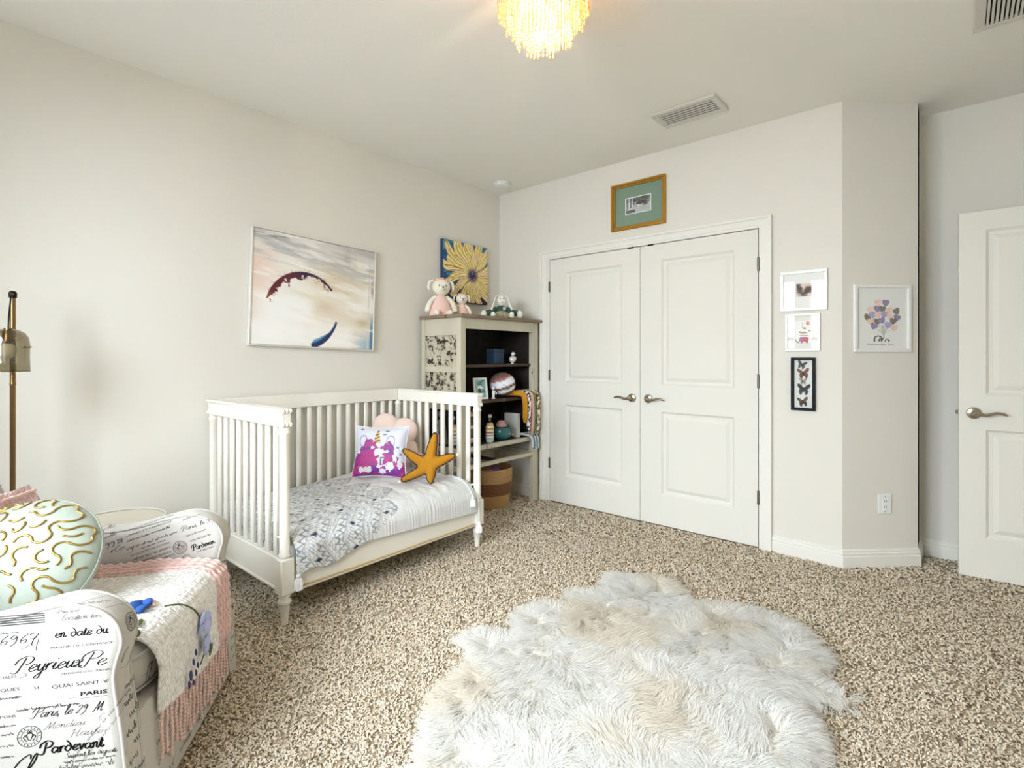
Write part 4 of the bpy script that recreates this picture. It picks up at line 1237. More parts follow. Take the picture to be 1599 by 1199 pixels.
for side, (a, b) in (("near", (.314, .400)), ("far", (-.400, -.314))):
    o = arm(a, b).build("arm", M_linen, chair, 35)
    for u in ((a + .006, b - .006)):
        L = offset_loop(ARM, SGN * .0045)[:86]
        MB().tube(np.stack([np.full(len(L), u), L[:, 0], L[:, 1]], -1), .0042, 6).build("piping", M_linen, o, True)
# seat base, cushion, back
sb = MB().box(-.316, .316, -.78, -.024, .03, .322, .012, 2)
sb.v = [q + np.stack([np.zeros(len(q)), np.where(q[:, 1] > -.1, (.322 - q[:, 2]) * .07, 0), np.zeros(len(q))], -1) for q in sb.v]
sb.build("seat_base", M_linen, chair, 40)
def puff(x0, x1, y0, y1, z0, z1, r=.055, n=26, crown=.012):
    a = np.linspace(-1, 1, n)
    th = np.linspace(0, 2 * math.pi, 4 * n, endpoint=False)
    mb = MB(); rows = []
    m = 14
    for k in range(m + 1):
        ph = -math.pi / 2 + math.pi * k / m
        zc = (z0 + z1) / 2 + (z1 - z0) / 2 * math.sin(ph)
        ins = r * (1 - math.cos(ph) ** .6)
        w, d = (x1 - x0) / 2 - ins, (y1 - y0) / 2 - ins
        e = 7.0
        X = np.sign(np.cos(th)) * np.abs(np.cos(th)) ** (2 / e) * w + (x0 + x1) / 2
        Y = np.sign(np.sin(th)) * np.abs(np.sin(th)) ** (2 / e) * d + (y0 + y1) / 2
        rows.append(np.stack([X, Y, np.full(len(th), zc)], -1))
    mb.grid(np.array(rows), closed_u=True)
    for r_, dz in ((rows[0], -crown), (rows[-1], crown)):
        c = r_.mean(0, keepdims=True)
        q = []
        for t in (1.0, .66, .33):
            P = c + (r_ - c) * t; P[:, 2] += dz * (1 - t ** 2); q.append(P)
        mb.grid(np.array(q), closed_u=True)
        mb.add(np.vstack([q[-1], c + [0, 0, dz]]), [(i, (i + 1) % len(th), len(th)) for i in range(len(th))])
    return mb
cu = puff(-.312, .312, -.62, -.032, .322, .458).build("seat_cushion", M_linen, chair, True)
for z in (.345, .437):
    th = np.linspace(0, 2 * math.pi, 90, endpoint=False)
    MB().tube(np.stack([np.sign(np.cos(th)) * np.abs(np.cos(th)) ** (2 / 7) * .308, np.sign(np.sin(th)) * np.abs(np.sin(th)) ** (2 / 7) * .289 - .326, np.full(90, z)], -1), .0035, 6, closed=True).build("piping", M_linen, cu, True)
bk_ = puff(-.345, .345, -.075, .075, -.02, .56, .06, crown=.02)
bk_.xf(Matrix.Translation((0, -.645, .40)) @ Matrix.Rotation(R(24), 4, 'X'))
bk_.build("backrest", M_linen, chair, True)
for sx in (-1, 1):
    for y in (-.06, -.74):
        MB().lathe([(.016, 0), (.022, .03), (.022, .034)], 12, (sx * .34, y, 0)).build("foot", M_darkwood, chair, 40)

# printed writing
def side_map(u):
    return lambda A: np.stack([np.full(len(A), u), A[:, 0], A[:, 1]], -1)
ink = Ink(); fa = Ink()
ink.script("26967", -.300, .566, .0118, w=.17, slant=.2, fit=.100)
ink.stroke([(-.262, .556), (-.235, .552), (-.22, .560)], .0012).stroke([(-.200, .575), (-.206, .548), (-.196, .544)], .0014)
ink.script("en Date Du", -.168, .571, .0112, w=.26, slant=.12, nib=.6, fit=.112)
ink.script("Peyrieux", -.250, .497, .0165, w=.19, fit=.138)
ink.stroke([(-.268, .487), (-.245, .484), (-.225, .490), (-.236, .499)], .0014)
ink.script("Pe", -.112, .495, .0165, w=.19, fit=.050).stroke([(-.125, .507), (-.110, .509)], .003)
ink.script("Paris, le 29", -.214, .386, .0112, w=.18, fit=.112).script("M", -.088, .386, .0112, w=.18)
ink.type("PARIS", -.114, .426, .0095, fit=.056, bold=.02)
ink.stroke([(-.14, .4225), (-.118, .424)], .001).stroke([(-.114, .4195), (-.058, .4205)], .0016)
ink.script("ParDevant", -.194, .298, .0135, w=.34, slant=.05, nib=.55, fit=.128)
ink.script("Suivent les Dignati", -.146, .281, .0062, w=.2, slant=.1, fit=.108)
ink.script("Cl", -.268, .240, .030, w=.13)
ink.script("cl", -.300, .495, .009, w=.15)
fa.type("MAISON DE CONFIANCE", -.176, .545, .0058, fit=.130)
fa.type("DEPENDANCES DU TRIBUNAL", -.154, .481, .0048, fit=.104)
fa.type("QUAI SAINT-V", -.174, .451, .0085, fit=.118)
fa.type("54.", -.210, .454, .0072)
fa.type("IQUES", -.281, .456, .0075, fit=.042)
fa.type("CIALES", -.281, .487, .0060, fit=.036)
fa.type("TIONS", -.281, .394, .0062, fit=.034)
fa.script("Location-ters", -.156, .611, .0066, w=.17, fit=.085)
fa.script("Mondieu", -.190, .356, .0078, w=.12, fit=.085).script("C", -.078, .362, .008, w=.1)
fa.script("Haute-", -.137, .331, .0085, w=.12, fit=.08)
for k, (x, y, L, h, w) in enumerate(((-.30, .437, .07, .005, .0012), (-.245, .405, .13, .0055, .0013), (-.30, .372, .055, .005, .001), (-.30, .352, .05, .005, .001), (-.30, .325, .05, .005, .001), (-.30, .300, .05, .0045, .0012), (-.15, .268, .11, .005, .001), (-.12, .645, .075, .006, .001), (-.20, .660, .06, .006, .0009), (-.29, .590, .05, .004, .0008), (-.165, .628, .05, .006, .0011), (-.18, .25, .14, .010, .0014), (-.3, .2, .25, .010, .0015), (-.28, .17, .2, .006, .001), (-.27, .13, .22, .009, .0013), (-.5, .5, .18, .012, .0016), (-.5, .55, .17, .006, .001), (-.5, .44, .16, .008, .0012), (-.5, .38, .17, .006, .001), (-.5, .32, .15, .012, .0015), (-.48, .27, .16, .006, .001))):
    fa.scribble(x, y, L, h, w, 100 + k)
for k in range(5):
    fa.block(-.31, .610 + k * .0052, -.188, .6128 + k * .0052)
def crest(I, x, y, r):
    I.ring(x, y, r, .0013).ring(x, y, r * .68, .0008)
    for k in range(18):
        a = k * 2 * math.pi / 18
        if k % 6 != 5:
            I.stroke([(x + r * .75 * math.cos(a), y + r * .75 * math.sin(a)), (x + r * .92 * math.cos(a), y + r * .92 * math.sin(a))], .0014, 0)
    I.block(x - r * .2, y + r * .32, x + r * .2, y + r * .42).stroke([(x - r * .22, y + r * .42), (x - r * .1, y + r * .6), (x, y + r * .42), (x + r * .1, y + r * .6), (x + r * .22, y + r * .42)], .0012, 0)
    I.stroke([(x - r * .22, y + r * .25), (x + r * .22, y + r * .25), (x + r * .15, y - r * .2), (x, y - r * .4), (x - r * .15, y - r * .2)], .0014, 0, 3, True)
    for s in (-1, 1):
        I.stroke([(x + s * r * .28, y + r * .2), (x + s * r * .5, y - r * .05), (x + s * r * .25, y - r * .45)], .0016, 0)
        I.stroke([(x + s * r * .2, y - r * .1), (x + s * r * .42, y + r * .15)], .0014, 0)
crest(ink, -.219, .344, .0245)
crest(ink, -.40, .42, .024)
ink.to_mb(side_map(.4008)).build("printed_script", M_ink, chair)["kind"] = "stuff"
fa.to_mb(side_map(.4007)).build("printed_script", M_ink2, chair)["kind"] = "stuff"
# inside of the far arm: the cloth runs uphill there
ink = Ink(); fa = Ink()
ink.script("Fayolle", .012, .012, .0062, w=.2, fit=.075).script("osselle", .020, -.018, .0062, w=.18, fit=.06)
ink.script("9918", .034, -.052, .0095, w=.22, slant=.2, fit=.062).script("rCo", .044, -.076, .009, w=.2, fit=.045)
ink.stroke([(.09, -.074), (.112, -.078), (.108, -.095), (.085, -.1)], .0012)
ink.script("Paris, le 9", .285, -.086, .0082, w=.17, fit=.100)
ink.script("ParDevan", .300, -.168, .0098, w=.34, slant=.05, nib=.55, fit=.078)
fa.type("USINES ET FABRIQUES", .110, -.038, .0062, fit=.155)
fa.type("DE SOCIETES PAR ACTIONS", .100, -.112, .0056, fit=.135)
fa.type("PROPRIETAIRES", .104, -.145, .0048, fit=.125)
for k, (x, y, L, h, w) in enumerate(((.105, -.058, .155, .006, .0011), (.095, -.086, .18, .0068, .0012), (.14, -.098, .085, .004, .0009), (.105, -.130, .13, .0065, .0012), (.29, -.112, .08, .007, .0009), (.30, -.135, .075, .007, .0009), (.12, -.018, .16, .004, .0008), (.12, -.160, .12, .005, .0012), (.31, -.182, .06, .006, .001), (.25, -.19, .04, .016, .0016), (.30, -.05, .07, .007, .001))):
    fa.scribble(x, y, L, h, w, 300 + k)
crest(ink, .262, -.140, .0235)
ca, sa = math.cos(R(17.5)), math.sin(R(17.5))
def far_map(u):
    return lambda A: np.stack([np.full(len(A), u), -.466 + A[:, 0] * ca - A[:, 1] * sa, .583 + A[:, 0] * sa + A[:, 1] * ca], -1)
ink.to_mb(far_map(-.3132)).build("printed_script", M_ink, chair)["kind"] = "stuff"
fa.to_mb(far_map(-.3133)).build("printed_script", M_ink2, chair)["kind"] = "stuff"
# bands on the arm fronts, the cushion edge and the base
prof = ARM[:62]
dl = np.r_[0, np.cumsum(np.linalg.norm(np.diff(prof, axis=0), axis=1))]
pn = offset_loop(ARM, -SGN * .0006)[:62]
def band_map(u0):
    """drawing x runs across the band, y runs up its length"""
    return lambda A: np.stack([u0 - A[:, 0], np.interp(A[:, 1], dl, pn[:, 0]), np.interp(A[:, 1], dl, pn[:, 1])], -1)
ink = Ink()
ink.script("C", .012, .455, .014, w=.17).stroke([(.02, .44), (.05, .43), (.075, .46)], .0018).stroke([(.01, .615), (.04, .60), (.075, .585)], .0018).stroke([(.012, .665), (.05, .64), (.085, .625)], .0016)
crest(ink, .044, .545, .022)
for k in range(10):
    ink.scribble(.010 + (k % 2) * .02, .05 + k * .036, .05, .014, .0018, 400 + k)
ink.to_mb(band_map(.392)).build("printed_script", M_ink, chair)["kind"] = "stuff"
ink = Ink()
for k in range(11):
    ink.scribble(.006 + (k % 3) * .012, .04 + k * .037, .055, .010, .0015, 440 + k)
ink.to_mb(band_map(-.318)).build("printed_script", M_ink, chair)["kind"] = "stuff"
ink = Ink()
for k in range(16):
    ink.scribble(-.25 + (k % 4) * .125, .06 + (k // 4) * .058, .09, .016, .0016, 480 + k)
ink.to_mb(lambda A: np.stack([-A[:, 0], -.0232 + (.322 - A[:, 1]) * .07, A[:, 1]], -1)).build("printed_script", M_ink, chair)["kind"] = "stuff"
ink = Ink()
ink.script("Cl", .02, .365, .020, w=.14).stroke([(.0, .40), (.05, .385), (.10, .405)], .002).scribble(.0, .35, .07, .010, .0013, 520).scribble(-.45, .36, .4, .014, .0015, 521).scribble(-.45, .395, .4, .008, .0012, 522)
def cush_map(A):
    z = A[:, 1]; s = np.clip((z - .39) / .068, -1, 1)
    return np.stack([.296 - A[:, 0], -.0312 - .055 * (1 - np.sqrt(1 - s ** 2) ** .6) , z], -1)
ink.to_mb(cush_map).build("printed_script", M_ink, chair)["kind"] = "stuff"

# ---------------------------------------------------------------- knitted throw over the seat
M_knit = knit_mat("white chunky knit", (252, 251, 249), (214, 206, 196), 105)
M_pinkknit = knit_mat("pink chunky knit", (242, 214, 212), (206, 156, 150), 90)
M_pinkyarn = mat("pink yarn", (238, 206, 198), .95, bump=(300, .5, .003))
throw = thing("throw_blanket", "white knitted throw with pink border, fringe and flowers over the chair seat", "throw blanket", (CHX, CHY, .46), CHROT)
TP = catmull([(-.52, .466), (-.44, .474), (-.30, .478), (-.15, .478), (-.075, .474), (-.040, .462), (-.020, .436), (-.012, .40), (-.012, .34), (-.012, .28), (-.010, .19)], 10)
td = np.r_[0, np.cumsum(np.linalg.norm(np.diff(TP, axis=0), axis=1))]
def hem(u):
    return np.interp(u, [-.30, -.19, 0, .25], [.192, .195, .212, .266])
def throw_pt(u, s, lift=0.0):
    """u across, s 0..1 from the back to the hem"""
    u = np.asarray(u, float); s = np.asarray(s, float)
    zl = hem(u)
    smax = np.interp(-zl, -TP[::-1][::-1][-40:, 1], td[-40:])
    q = s * smax
    v = np.interp(q, td, TP[:, 0]); z = np.interp(q, td, TP[:, 1])
    dv = np.interp(np.minimum(q + .004, td[-1]), td, TP[:, 0]) - np.interp(q - .004, td, TP[:, 0]); dz = np.interp(np.minimum(q + .004, td[-1]), td, TP[:, 1]) - np.interp(q - .004, td, TP[:, 1])
    L = np.hypot(dv, dz) + 1e-9; nv, nz = -dz / L, dv / L
    w = (vnoise(u * 16, q * 14, 71) - .5) * .010 + lift
    return np.stack([u, v + nv * w, z + nz * w - .46], -1)
def sheet(u0, u1, s0, s1, nu, ns, lift=0.0, wob=0.0):
    U, S = np.meshgrid(np.linspace(u0, u1, nu), np.linspace(s0, s1, ns))
    U = U + wob * np.sin(S * 40) * ((U - u0) / (u1 - u0))
    mb = MB(); mb.grid(throw_pt(U, S, lift)); return mb
o = sheet(-.192, .25, 0, 1, 60, 90, .004).build("knit_panel", M_knit, throw, True)
sol = o.modifiers.new("thick", 'SOLIDIFY'); sol.thickness = .007; sol.offset = 0
o = sheet(-.300, -.186, 0, .99, 12, 90, .006).build("pink_border", M_pinkknit, throw, True)
sol = o.modifiers.new("thick", 'SOLIDIFY'); sol.thickness = .010; sol.offset = 0
for k in range(4):
    u = -.294 + k * .028
    S = np.linspace(0, .985, 120)
    P = throw_pt(u + .004 * np.sin(S * 150 + k), S, .011 + .003 * np.cos(S * 150))
    MB().tube(P, .0062, 6).build("border_rib", M_pinkyarn, throw, True)
for k in range(20):                                      # knotted fringe, strand by strand
    u = -.262 + k * .0268
    p = throw_pt(u, 1.0)
    L = .135 + .018 * math.sin(k * 2.3)
    P = np.array([(p[0] + .0012 * math.sin(j * .7 + k), p[1] + .008 + .0015 * math.cos(j * .6 + k * 2) + .001 * j / 9, p[2] + .004 - L * j / 13) for j in range(14)])
    a = np.linspace(0, 16, 60)
    Pc = catmull(P, 5)
    rad = .0044 + .0012 * np.sin(np.linspace(0, 75, len(Pc)))
    rad[-4:] *= np.array([1.1, 1.3, 1.2, .5])
    MB().tube(Pc, rad, 6).build("fringe", M_pinkyarn, throw, True)
# applied flowers
def petal(c, r, rot, m, nm="petal"):
    e = MB().ell((0, 0, 0), r, 14, 8)
    e.xf(Matrix.Translation(c) @ Matrix.Rotation(rot[2], 4, 'Z') @ Matrix.Rotation(rot[1], 4, 'Y') @ Matrix.Rotation(rot[0], 4, 'X'))
    return e.build(nm, m, throw, True)
M_blue = mat("blue felt", (38, 84, 158), .9); M_lil = mat("pale lilac felt", (186, 192, 232), .9); M_vio = mat("deep violet felt", (66, 64, 116), .9); M_leaf = mat("olive felt", (86, 100, 52), .9); M_pkf = mat("pink felt", (238, 190, 178), .9)
for k, (du, dv, r, a) in enumerate(((0, 0, .032, .2), (.026, -.016, .026, .9), (-.026, -.012, .027, -.6), (.012, .022, .024, .4), (-.03, .014, .024, 1.3))):
    petal((.100 + du, -.135 + dv, .034 + .004 * (k % 2)), (r, r * .7, .009), (R(14 * (k - 2)), R(10 * (2 - k)), a), M_blue)
for du, dv, a in ((-.045, .01, .3), (-.03, -.035, 1.2), (.075, .045, .2)):
    petal((.100 + du, -.135 + dv, .026), (.022, .008, .003), (0, 0, a), M_leaf, "leaf")
for du, dv, a in ((-.035, .03, .8), (-.05, .022, .3)):
    petal((.100 + du, -.135 + dv, .030), (.017, .007, .005), (0, 0, a), M_pkf)
petal((.02, -.30, .026), (.022, .006, .004), (0, 0, .5), M_pkf)
petal((.235, -.075, .020), (.025, .014, .006), (0, R(8), .3), M_leaf, "leaf")
S = np.linspace(.62, .80, 24)
P = throw_pt(np.linspace(.07, -.045, 24), S, .010); MB().tube(P, .0022, 5).build("stem", M_leaf, throw, True)
yf = .008
for k, (u, z, rx, rz, a) in enumerate(((-.045, .395, .026, .017, .5), (-.075, .385, .025, .016, -.4), (-.055, .360, .022, .024, .1), (-.030, .365, .018, .014, 1.0), (-.085, .355, .020, .015, -.8), (-.055, .315, .024, .018, .3), (-.080, .300, .020, .016, -.5), (-.062, .285, .018, .018, .9))):
    petal((u + .03, yf + .004 * (k % 3), z - .46), (rx, .007, rz), (R(12 * ((k % 3) - 1)), a, 0), M_lil)
for u, z, a in ((-.105, .365, .2), (-.1, .275, -.3), (-.115, .255, -.7)):
    petal((u + .03, yf, z - .46), (.010, .003, .021), (0, a, 0), M_leaf, "leaf")
MB().tube(catmull([(-.06, yf, -.17), (-.03, yf, -.185), (.005, yf, -.205)], 5), .002, 5).build("stem", M_leaf, throw, True)
for u, z, s in ((.012, .315, 1), (.03, .295, 1), (-.005, .265, .9), (.01, .250, 1), (.05, .265, 1.6), (.03, .232, .9), (.062, .245, 1.2)):
    petal((u + .03, yf, z - .46), (.0058 * s, .003, .0125 * s), (0, R(18), 0), M_vio)

# pink throw over the chair back
pk = thing("pink_throw", "pink chunky knitted throw hung over the armchair back", "throw blanket", (CHX, CHY, .50), CHROT)
def back_pt(u, t):
    """t 0..1 up the front of the backrest, then over"""
    P = np.array([(-.545, .46), (-.565, .52), (-.60, .60), (-.635, .68), (-.668, .745), (-.685, .780)])
    P = catmull(P, 6); d = np.r_[0, np.cumsum(np.linalg.norm(np.diff(P, axis=0), axis=1))]
    q = np.asarray(t) * d[-1]
    w = (vnoise(np.asarray(u) * 20, q * 20, 77) - .5) * .014
    return np.stack([u, np.interp(q, d, P[:, 0]) + .012 + w, np.interp(q, d, P[:, 1]) - .50], -1)
U, S = np.meshgrid(np.linspace(-.335, .335, 70), np.linspace(0, 1, 46))
o = MB(); o.grid(back_pt(U, S)); o = o.build("knit_panel", M_pinkknit, pk, True)
sol = o.modifiers.new("thick", 'SOLIDIFY'); sol.thickness = .014; sol.offset = 0
for k in range(5):
    Uu = np.linspace(-.335, .335, 90)
    MB().tube(back_pt(Uu, np.full(90, .30 + k * .16)) + np.array([0, .012, 0]), .007 + .0015 * np.sin(np.linspace(0, 130, 90)), 6).build("knit_rib", M_pinkyarn, pk, True)
ink = Ink(); 
for k in range(5):
    ink.scribble(-.24, .80 + k * .016, .46, .008, .0012, 600 + k)
ink.to_mb(lambda A: np.stack([A[:, 0], -.688 - (A[:, 1] - .78) * .445 + .008, A[:, 1]], -1)).build("printed_script", M_ink2, chair)["kind"] = "stuff"

# ---------------------------------------------------------------- round pillow with gold cord scrolls
M_sage = mat("pale sage satin", (158, 166, 151), 0.6, sheen=.2, bump=(30, .25, .01))
M_goldcord = mat("gold foil cord", (168, 136, 72), 0.32, .75)
PW = np.array([CHX, CHY]) + np.array([.793, -.609]) * .0 + np.array([.609, .793]) * -.492
pil = thing("round_pillow", "round pale sage pillow covered with gold cord squiggles on the armchair", "pillow", (PW[0], PW[1], .462), YAW)
PA, PB_, PT = .235, .200, .095
LEAN = R(36)
def pil_pt(a, b, side=-1, lift=0.0):
    """unit disc coordinates to the puffed surface"""
    a = np.asarray(a, float); b = np.asarray(b, float)
    r = np.clip(np.hypot(a, b), 0, 1)
    y = side * (PT * np.maximum(1 - r ** 2.6, 0) ** .62 + lift)
    x = a * PA * (1 + lift * 2); z = b * PB_ * (1 + lift * 2)
    zz = z * math.cos(LEAN) - y * math.sin(LEAN); yy = y * math.cos(LEAN) + z * math.sin(LEAN)
    return np.stack([x, yy, zz + .150], -1)
th = np.linspace(0, 2 * math.pi, 72, endpoint=False); rr = np.sin(np.linspace(0, math.pi / 2, 26))
A = rr[:, None] * np.cos(th); B = rr[:, None] * np.sin(th)
MB().grid(pil_pt(A, B, -1), closed_u=True).build("front_face", M_sage, pil, True)
MB().grid(pil_pt(A, B, 1), closed_u=True).build("back_face", M_sage, pil, True)
MB().tube(pil_pt(np.cos(th), np.sin(th)), .0035, 6, closed=True).build("seam", M_sage, pil, True)
rs = random.Random(5)
taken = []
def free(p, me):
    for k, q in taken:
        if k != me and (p[0] - q[0]) ** 2 + (p[1] - q[1]) ** 2 < .0056: return False
    return p[0] ** 2 + p[1] ** 2 < .965
cnt = 0
for trial in range(3500):
    a = rs.uniform(0, 2 * math.pi); r = math.sqrt(rs.random()) * .97
    p = [r * math.cos(a), r * math.sin(a)]
    if not free(p, -1): continue
    hd = rs.uniform(0, 2 * math.pi); pts = [tuple(p)]; turn = rs.choice((-1, 1)); left = rs.uniform(1.6, 3.4); own = [tuple(p)]
    for j in range(60):
        hd += turn * .33; left -= .33
        if left < 0: turn = -turn; left = rs.uniform(2.2, 4.2)
        q = (pts[-1][0] + .032 * math.cos(hd), pts[-1][1] + .032 * math.sin(hd))
        bad = lambda q: (not free(q, -1)) or any((q[0] - w[0]) ** 2 + (q[1] - w[1]) ** 2 < .0032 for w in own[:-5])
        if bad(q):
            turn = -turn; left = rs.uniform(1.6, 3.0); hd += turn * .75
            q = (pts[-1][0] + .032 * math.cos(hd), pts[-1][1] + .032 * math.sin(hd))
            if bad(q): break
        pts.append(q); own.append(q)
    if len(pts) > 7:
        taken += [(cnt, q) for q in pts]; cnt += 1
        P2 = catmull(np.array(pts[::2]), 5)
        MB().tube(pil_pt(P2[:, 0], P2[:, 1], -1, .0012), .0032, 6).build("gold_cord", M_goldcord, pil, True)

# ================================================================ floor lamp, side table
M_brass = mat("aged brass", (138, 112, 74), 0.32, 1.0)
lamp = thing("floor_lamp", "slim brass floor lamp with clear smoked glass bell shade behind the armchair", "lamp", (-3.0, .269, 0))
MB().lathe([(0, 0), (.135, 0), (.135, .012), (.125, .02), (.02, .026), (.014, .05), (0, .05)], 36, caps=False).build("base", M_brass, lamp, 40)
MB().lathe([(.0095, .02), (.0095, 1.12), (.0105, 1.122), (.0105, 1.13), (.0095, 1.132), (.0095, 1.498)], 16).build("pole", M_brass, lamp, 40)
MB().lathe([(.0095, 1.486), (.0135, 1.488), (.0135, 1.508), (.008, 1.515), (0, 1.516)], 16, caps=False).build("pole_cap", M_black, lamp, 40)
sx_, sy_ = .098, -.022                                   # the shade hangs towards the camera
ar = MB().tube([(0, 0, 1.498), (sx_ * .12, sy_ * .12, 1.500), (sx_ * .25, sy_ * .25, 1.500)], .006, 8).build("arm", M_brass, lamp, True)
MB().tube(catmull([(sx_ * .25, sy_ * .25, 1.499), (sx_ * .5, sy_ * .5, 1.47), (sx_ * .85, sy_ * .85, 1.41), (sx_, sy_, 1.355)], 6), .0028, 6).build("cord", M_black, lamp, True)
M_smoke = glass_mat("smoked glass", (226, 222, 210), .03, .02)
shd = MB().lathe([(.012, 1.352), (.03, 1.349), (.05, 1.338), (.062, 1.318), (.066, 1.29), (.065, 1.235), (.067, 1.18), (.0655, 1.18), (.0635, 1.235), (.0645, 1.288), (.060, 1.315), (.048, 1.335), (.03, 1.346), (.012, 1.349)], 40, (sx_, sy_, 0), caps=False).build("glass_shade", M_smoke, lamp, True)
th = np.linspace(0, 2 * math.pi, 44, endpoint=False)
MB().tube(np.stack([sx_ + .0664 * np.cos(th), sy_ + .0664 * np.sin(th), np.full(44, 1.18)], -1), .0018, 6, closed=True).build("rim", M_smoke, shd, True)
MB().lathe([(.014, 1.355), (.014, 1.345), (.018, 1.34), (.02, 1.30), (.016, 1.295), (0, 1.295)], 18, (sx_, sy_, 0), caps=False).build("socket", M_brass, lamp, 40)
MB().ell((sx_, sy_, 1.265), (.026, .026, .032), 18, 12).build("bulb", mat("frosted bulb", (226, 222, 210), .4), lamp, True)
kd = np.array([math.cos(YAW), math.sin(YAW), 0])
MB().tube([np.array([sx_, sy_, 1.278]) + kd * .064, np.array([sx_, sy_, 1.278]) + kd * .09], .003, 8).build("knob", M_brass, lamp, True)
MB().ell(tuple(np.array([sx_, sy_, 1.279]) + kd * .084), (.010, .010, .003), 10, 6).build("knob", M_brass, lamp, True)

tab = thing("side_table", "round cream side table between the armchair and the wall", "side table", (-2.862, .585, 0))
M_cream = mat("cream lacquer", (214, 207, 192), .55)
MB().lathe([(0, .478), (.19, .478), (.194, .482), (.194, .496), (.19, .5), (0, .5)], 48, caps=False).build("table_top", M_cream, tab, 40)
MB().lathe([(.19, .5), (.194, .498), (.197, .503), (.194, .507), (.19, .503)], 48, caps=False).build("rim", mat("pale rim", (214, 208, 194), .5), tab, 40)
MB().lathe([(.02, .02), (.02, .478)], 16).build("pedestal", M_cream, tab, 40)
MB().lathe([(0, 0), (.15, 0), (.15, .01), (.03, .02), (.02, .05)], 36, caps=False).build("foot_plate", M_cream, tab, 40)

# ================================================================ beaded ceiling light
CHN = (-1.19, 1.56, H)
lt = thing("ceiling_light", "flush ceiling light hung with tiers of glowing gold bead strands", "ceiling light", CHN)
def bead_mat():
    m = bpy.data.materials.new("amber glass beads"); m.use_nodes = True
    nt = m.node_tree; nt.nodes.clear()
    o = nt.nodes.new("ShaderNodeOutputMaterial")
    t = nt.nodes.new("ShaderNodeBsdfTranslucent"); t.inputs[0].default_value = (1.0, .78, .50, 1)
    g = nt.nodes.new("ShaderNodeBsdfGlossy"); g.inputs[0].default_value = (1.0, .88, .70, 1); g.inputs["Roughness"].default_value = .18
    d = nt.nodes.new("ShaderNodeBsdfDiffuse"); d.inputs[0].default_value = (.80, .58, .36, 1)
    a = nt.nodes.new("ShaderNodeMixShader"); a.inputs[0].default_value = .35
    b = nt.nodes.new("ShaderNodeMixShader"); b.inputs[0].default_value = .4
    nt.links.new(t.outputs[0], a.inputs[1]); nt.links.new(d.outputs[0], a.inputs[2])
    nt.links.new(a.outputs[0], b.inputs[1]); nt.links.new(g.outputs[0], b.inputs[2]); nt.links.new(b.outputs[0], o.inputs[0])
    return m
M_bead = bead_mat()
MB().lathe([(0, 0), (.19, 0), (.19, -.012), (.18, -.02), (0, -.02)], 40, caps=False).build("canopy", M_brass, lt, 40)
for rr_, z in ((.172, -.045), (.142, -.06), (.108, -.075), (.066, -.09)):
    th = np.linspace(0, 2 * math.pi, 48, endpoint=False)
    MB().tube(np.stack([rr_ * np.cos(th), rr_ * np.sin(th), np.full(48, z)], -1), .004, 6, closed=True).build("hoop", M_brass, lt, True)
def strand(n, seed):
    r_ = random.Random(seed); mb = MB(); z = 0
    for k in range(n):
        s = r_.uniform(.0038, .0062)
        mb.ell((r_.uniform(-.0015, .0015), r_.uniform(-.0015, .0015), z - s), (s, s, s * 1.15), 6, 4); z -= s * 2.05
    s = .006
    mb.ell((0, 0, z - .009), (.0045, .0045, .010), 6, 4)
    return mb
protos = {}
for tier, (rr_, z0, nst, n0, n1) in enumerate(((.172, -.045, 62, 13, 17), (.142, -.06, 50, 14, 18), (.108, -.075, 44, 17, 22), (.066, -.09, 26, 18, 22))):
    for k in range(nst):
        a = 2 * math.pi * (k + .3 * (tier % 2)) / nst
        n = random.randint(n0, n1); sd_ = random.randint(0, 1); key = (n, sd_)
        if key not in protos:
            protos[key] = o = strand(n, n * 7 + sd_).build("bead_strand", M_bead, lt, True)
        else:
            o = copy_part(protos[key], lt)
        o.location = (rr_ * math.cos(a), rr_ * math.sin(a), z0); o.rotation_euler = (0, 0, a)
M_bulb = mat("lit bulb", (255, 240, 210), .4, emit=((255, 214, 150), 14.0))
for k in range(3):
    a = k * 2 * math.pi / 3 + .4
    x, y = .032 * math.cos(a), .032 * math.sin(a)
    MB().lathe([(.011, -.02), (.011, -.075), (.008, -.08)], 12, (x, y, 0)).build("lamp_holder", M_brass, lt, 40)
    MB().ell((x, y, -.118), (.021, .021, .036), 14, 10).build("bulb", M_bulb, lt, True)
    pl = bpy.data.lights.new("bulb_light", 'POINT'); pl.energy = 7.0; pl.color = (1.0, .80, .55); pl.shadow_soft_size = .03
    po = bpy.data.objects.new("bulb_light", pl); COL.objects.link(po); po.parent = lt; po.location = (x * 1.9, y * 1.9, -.165)

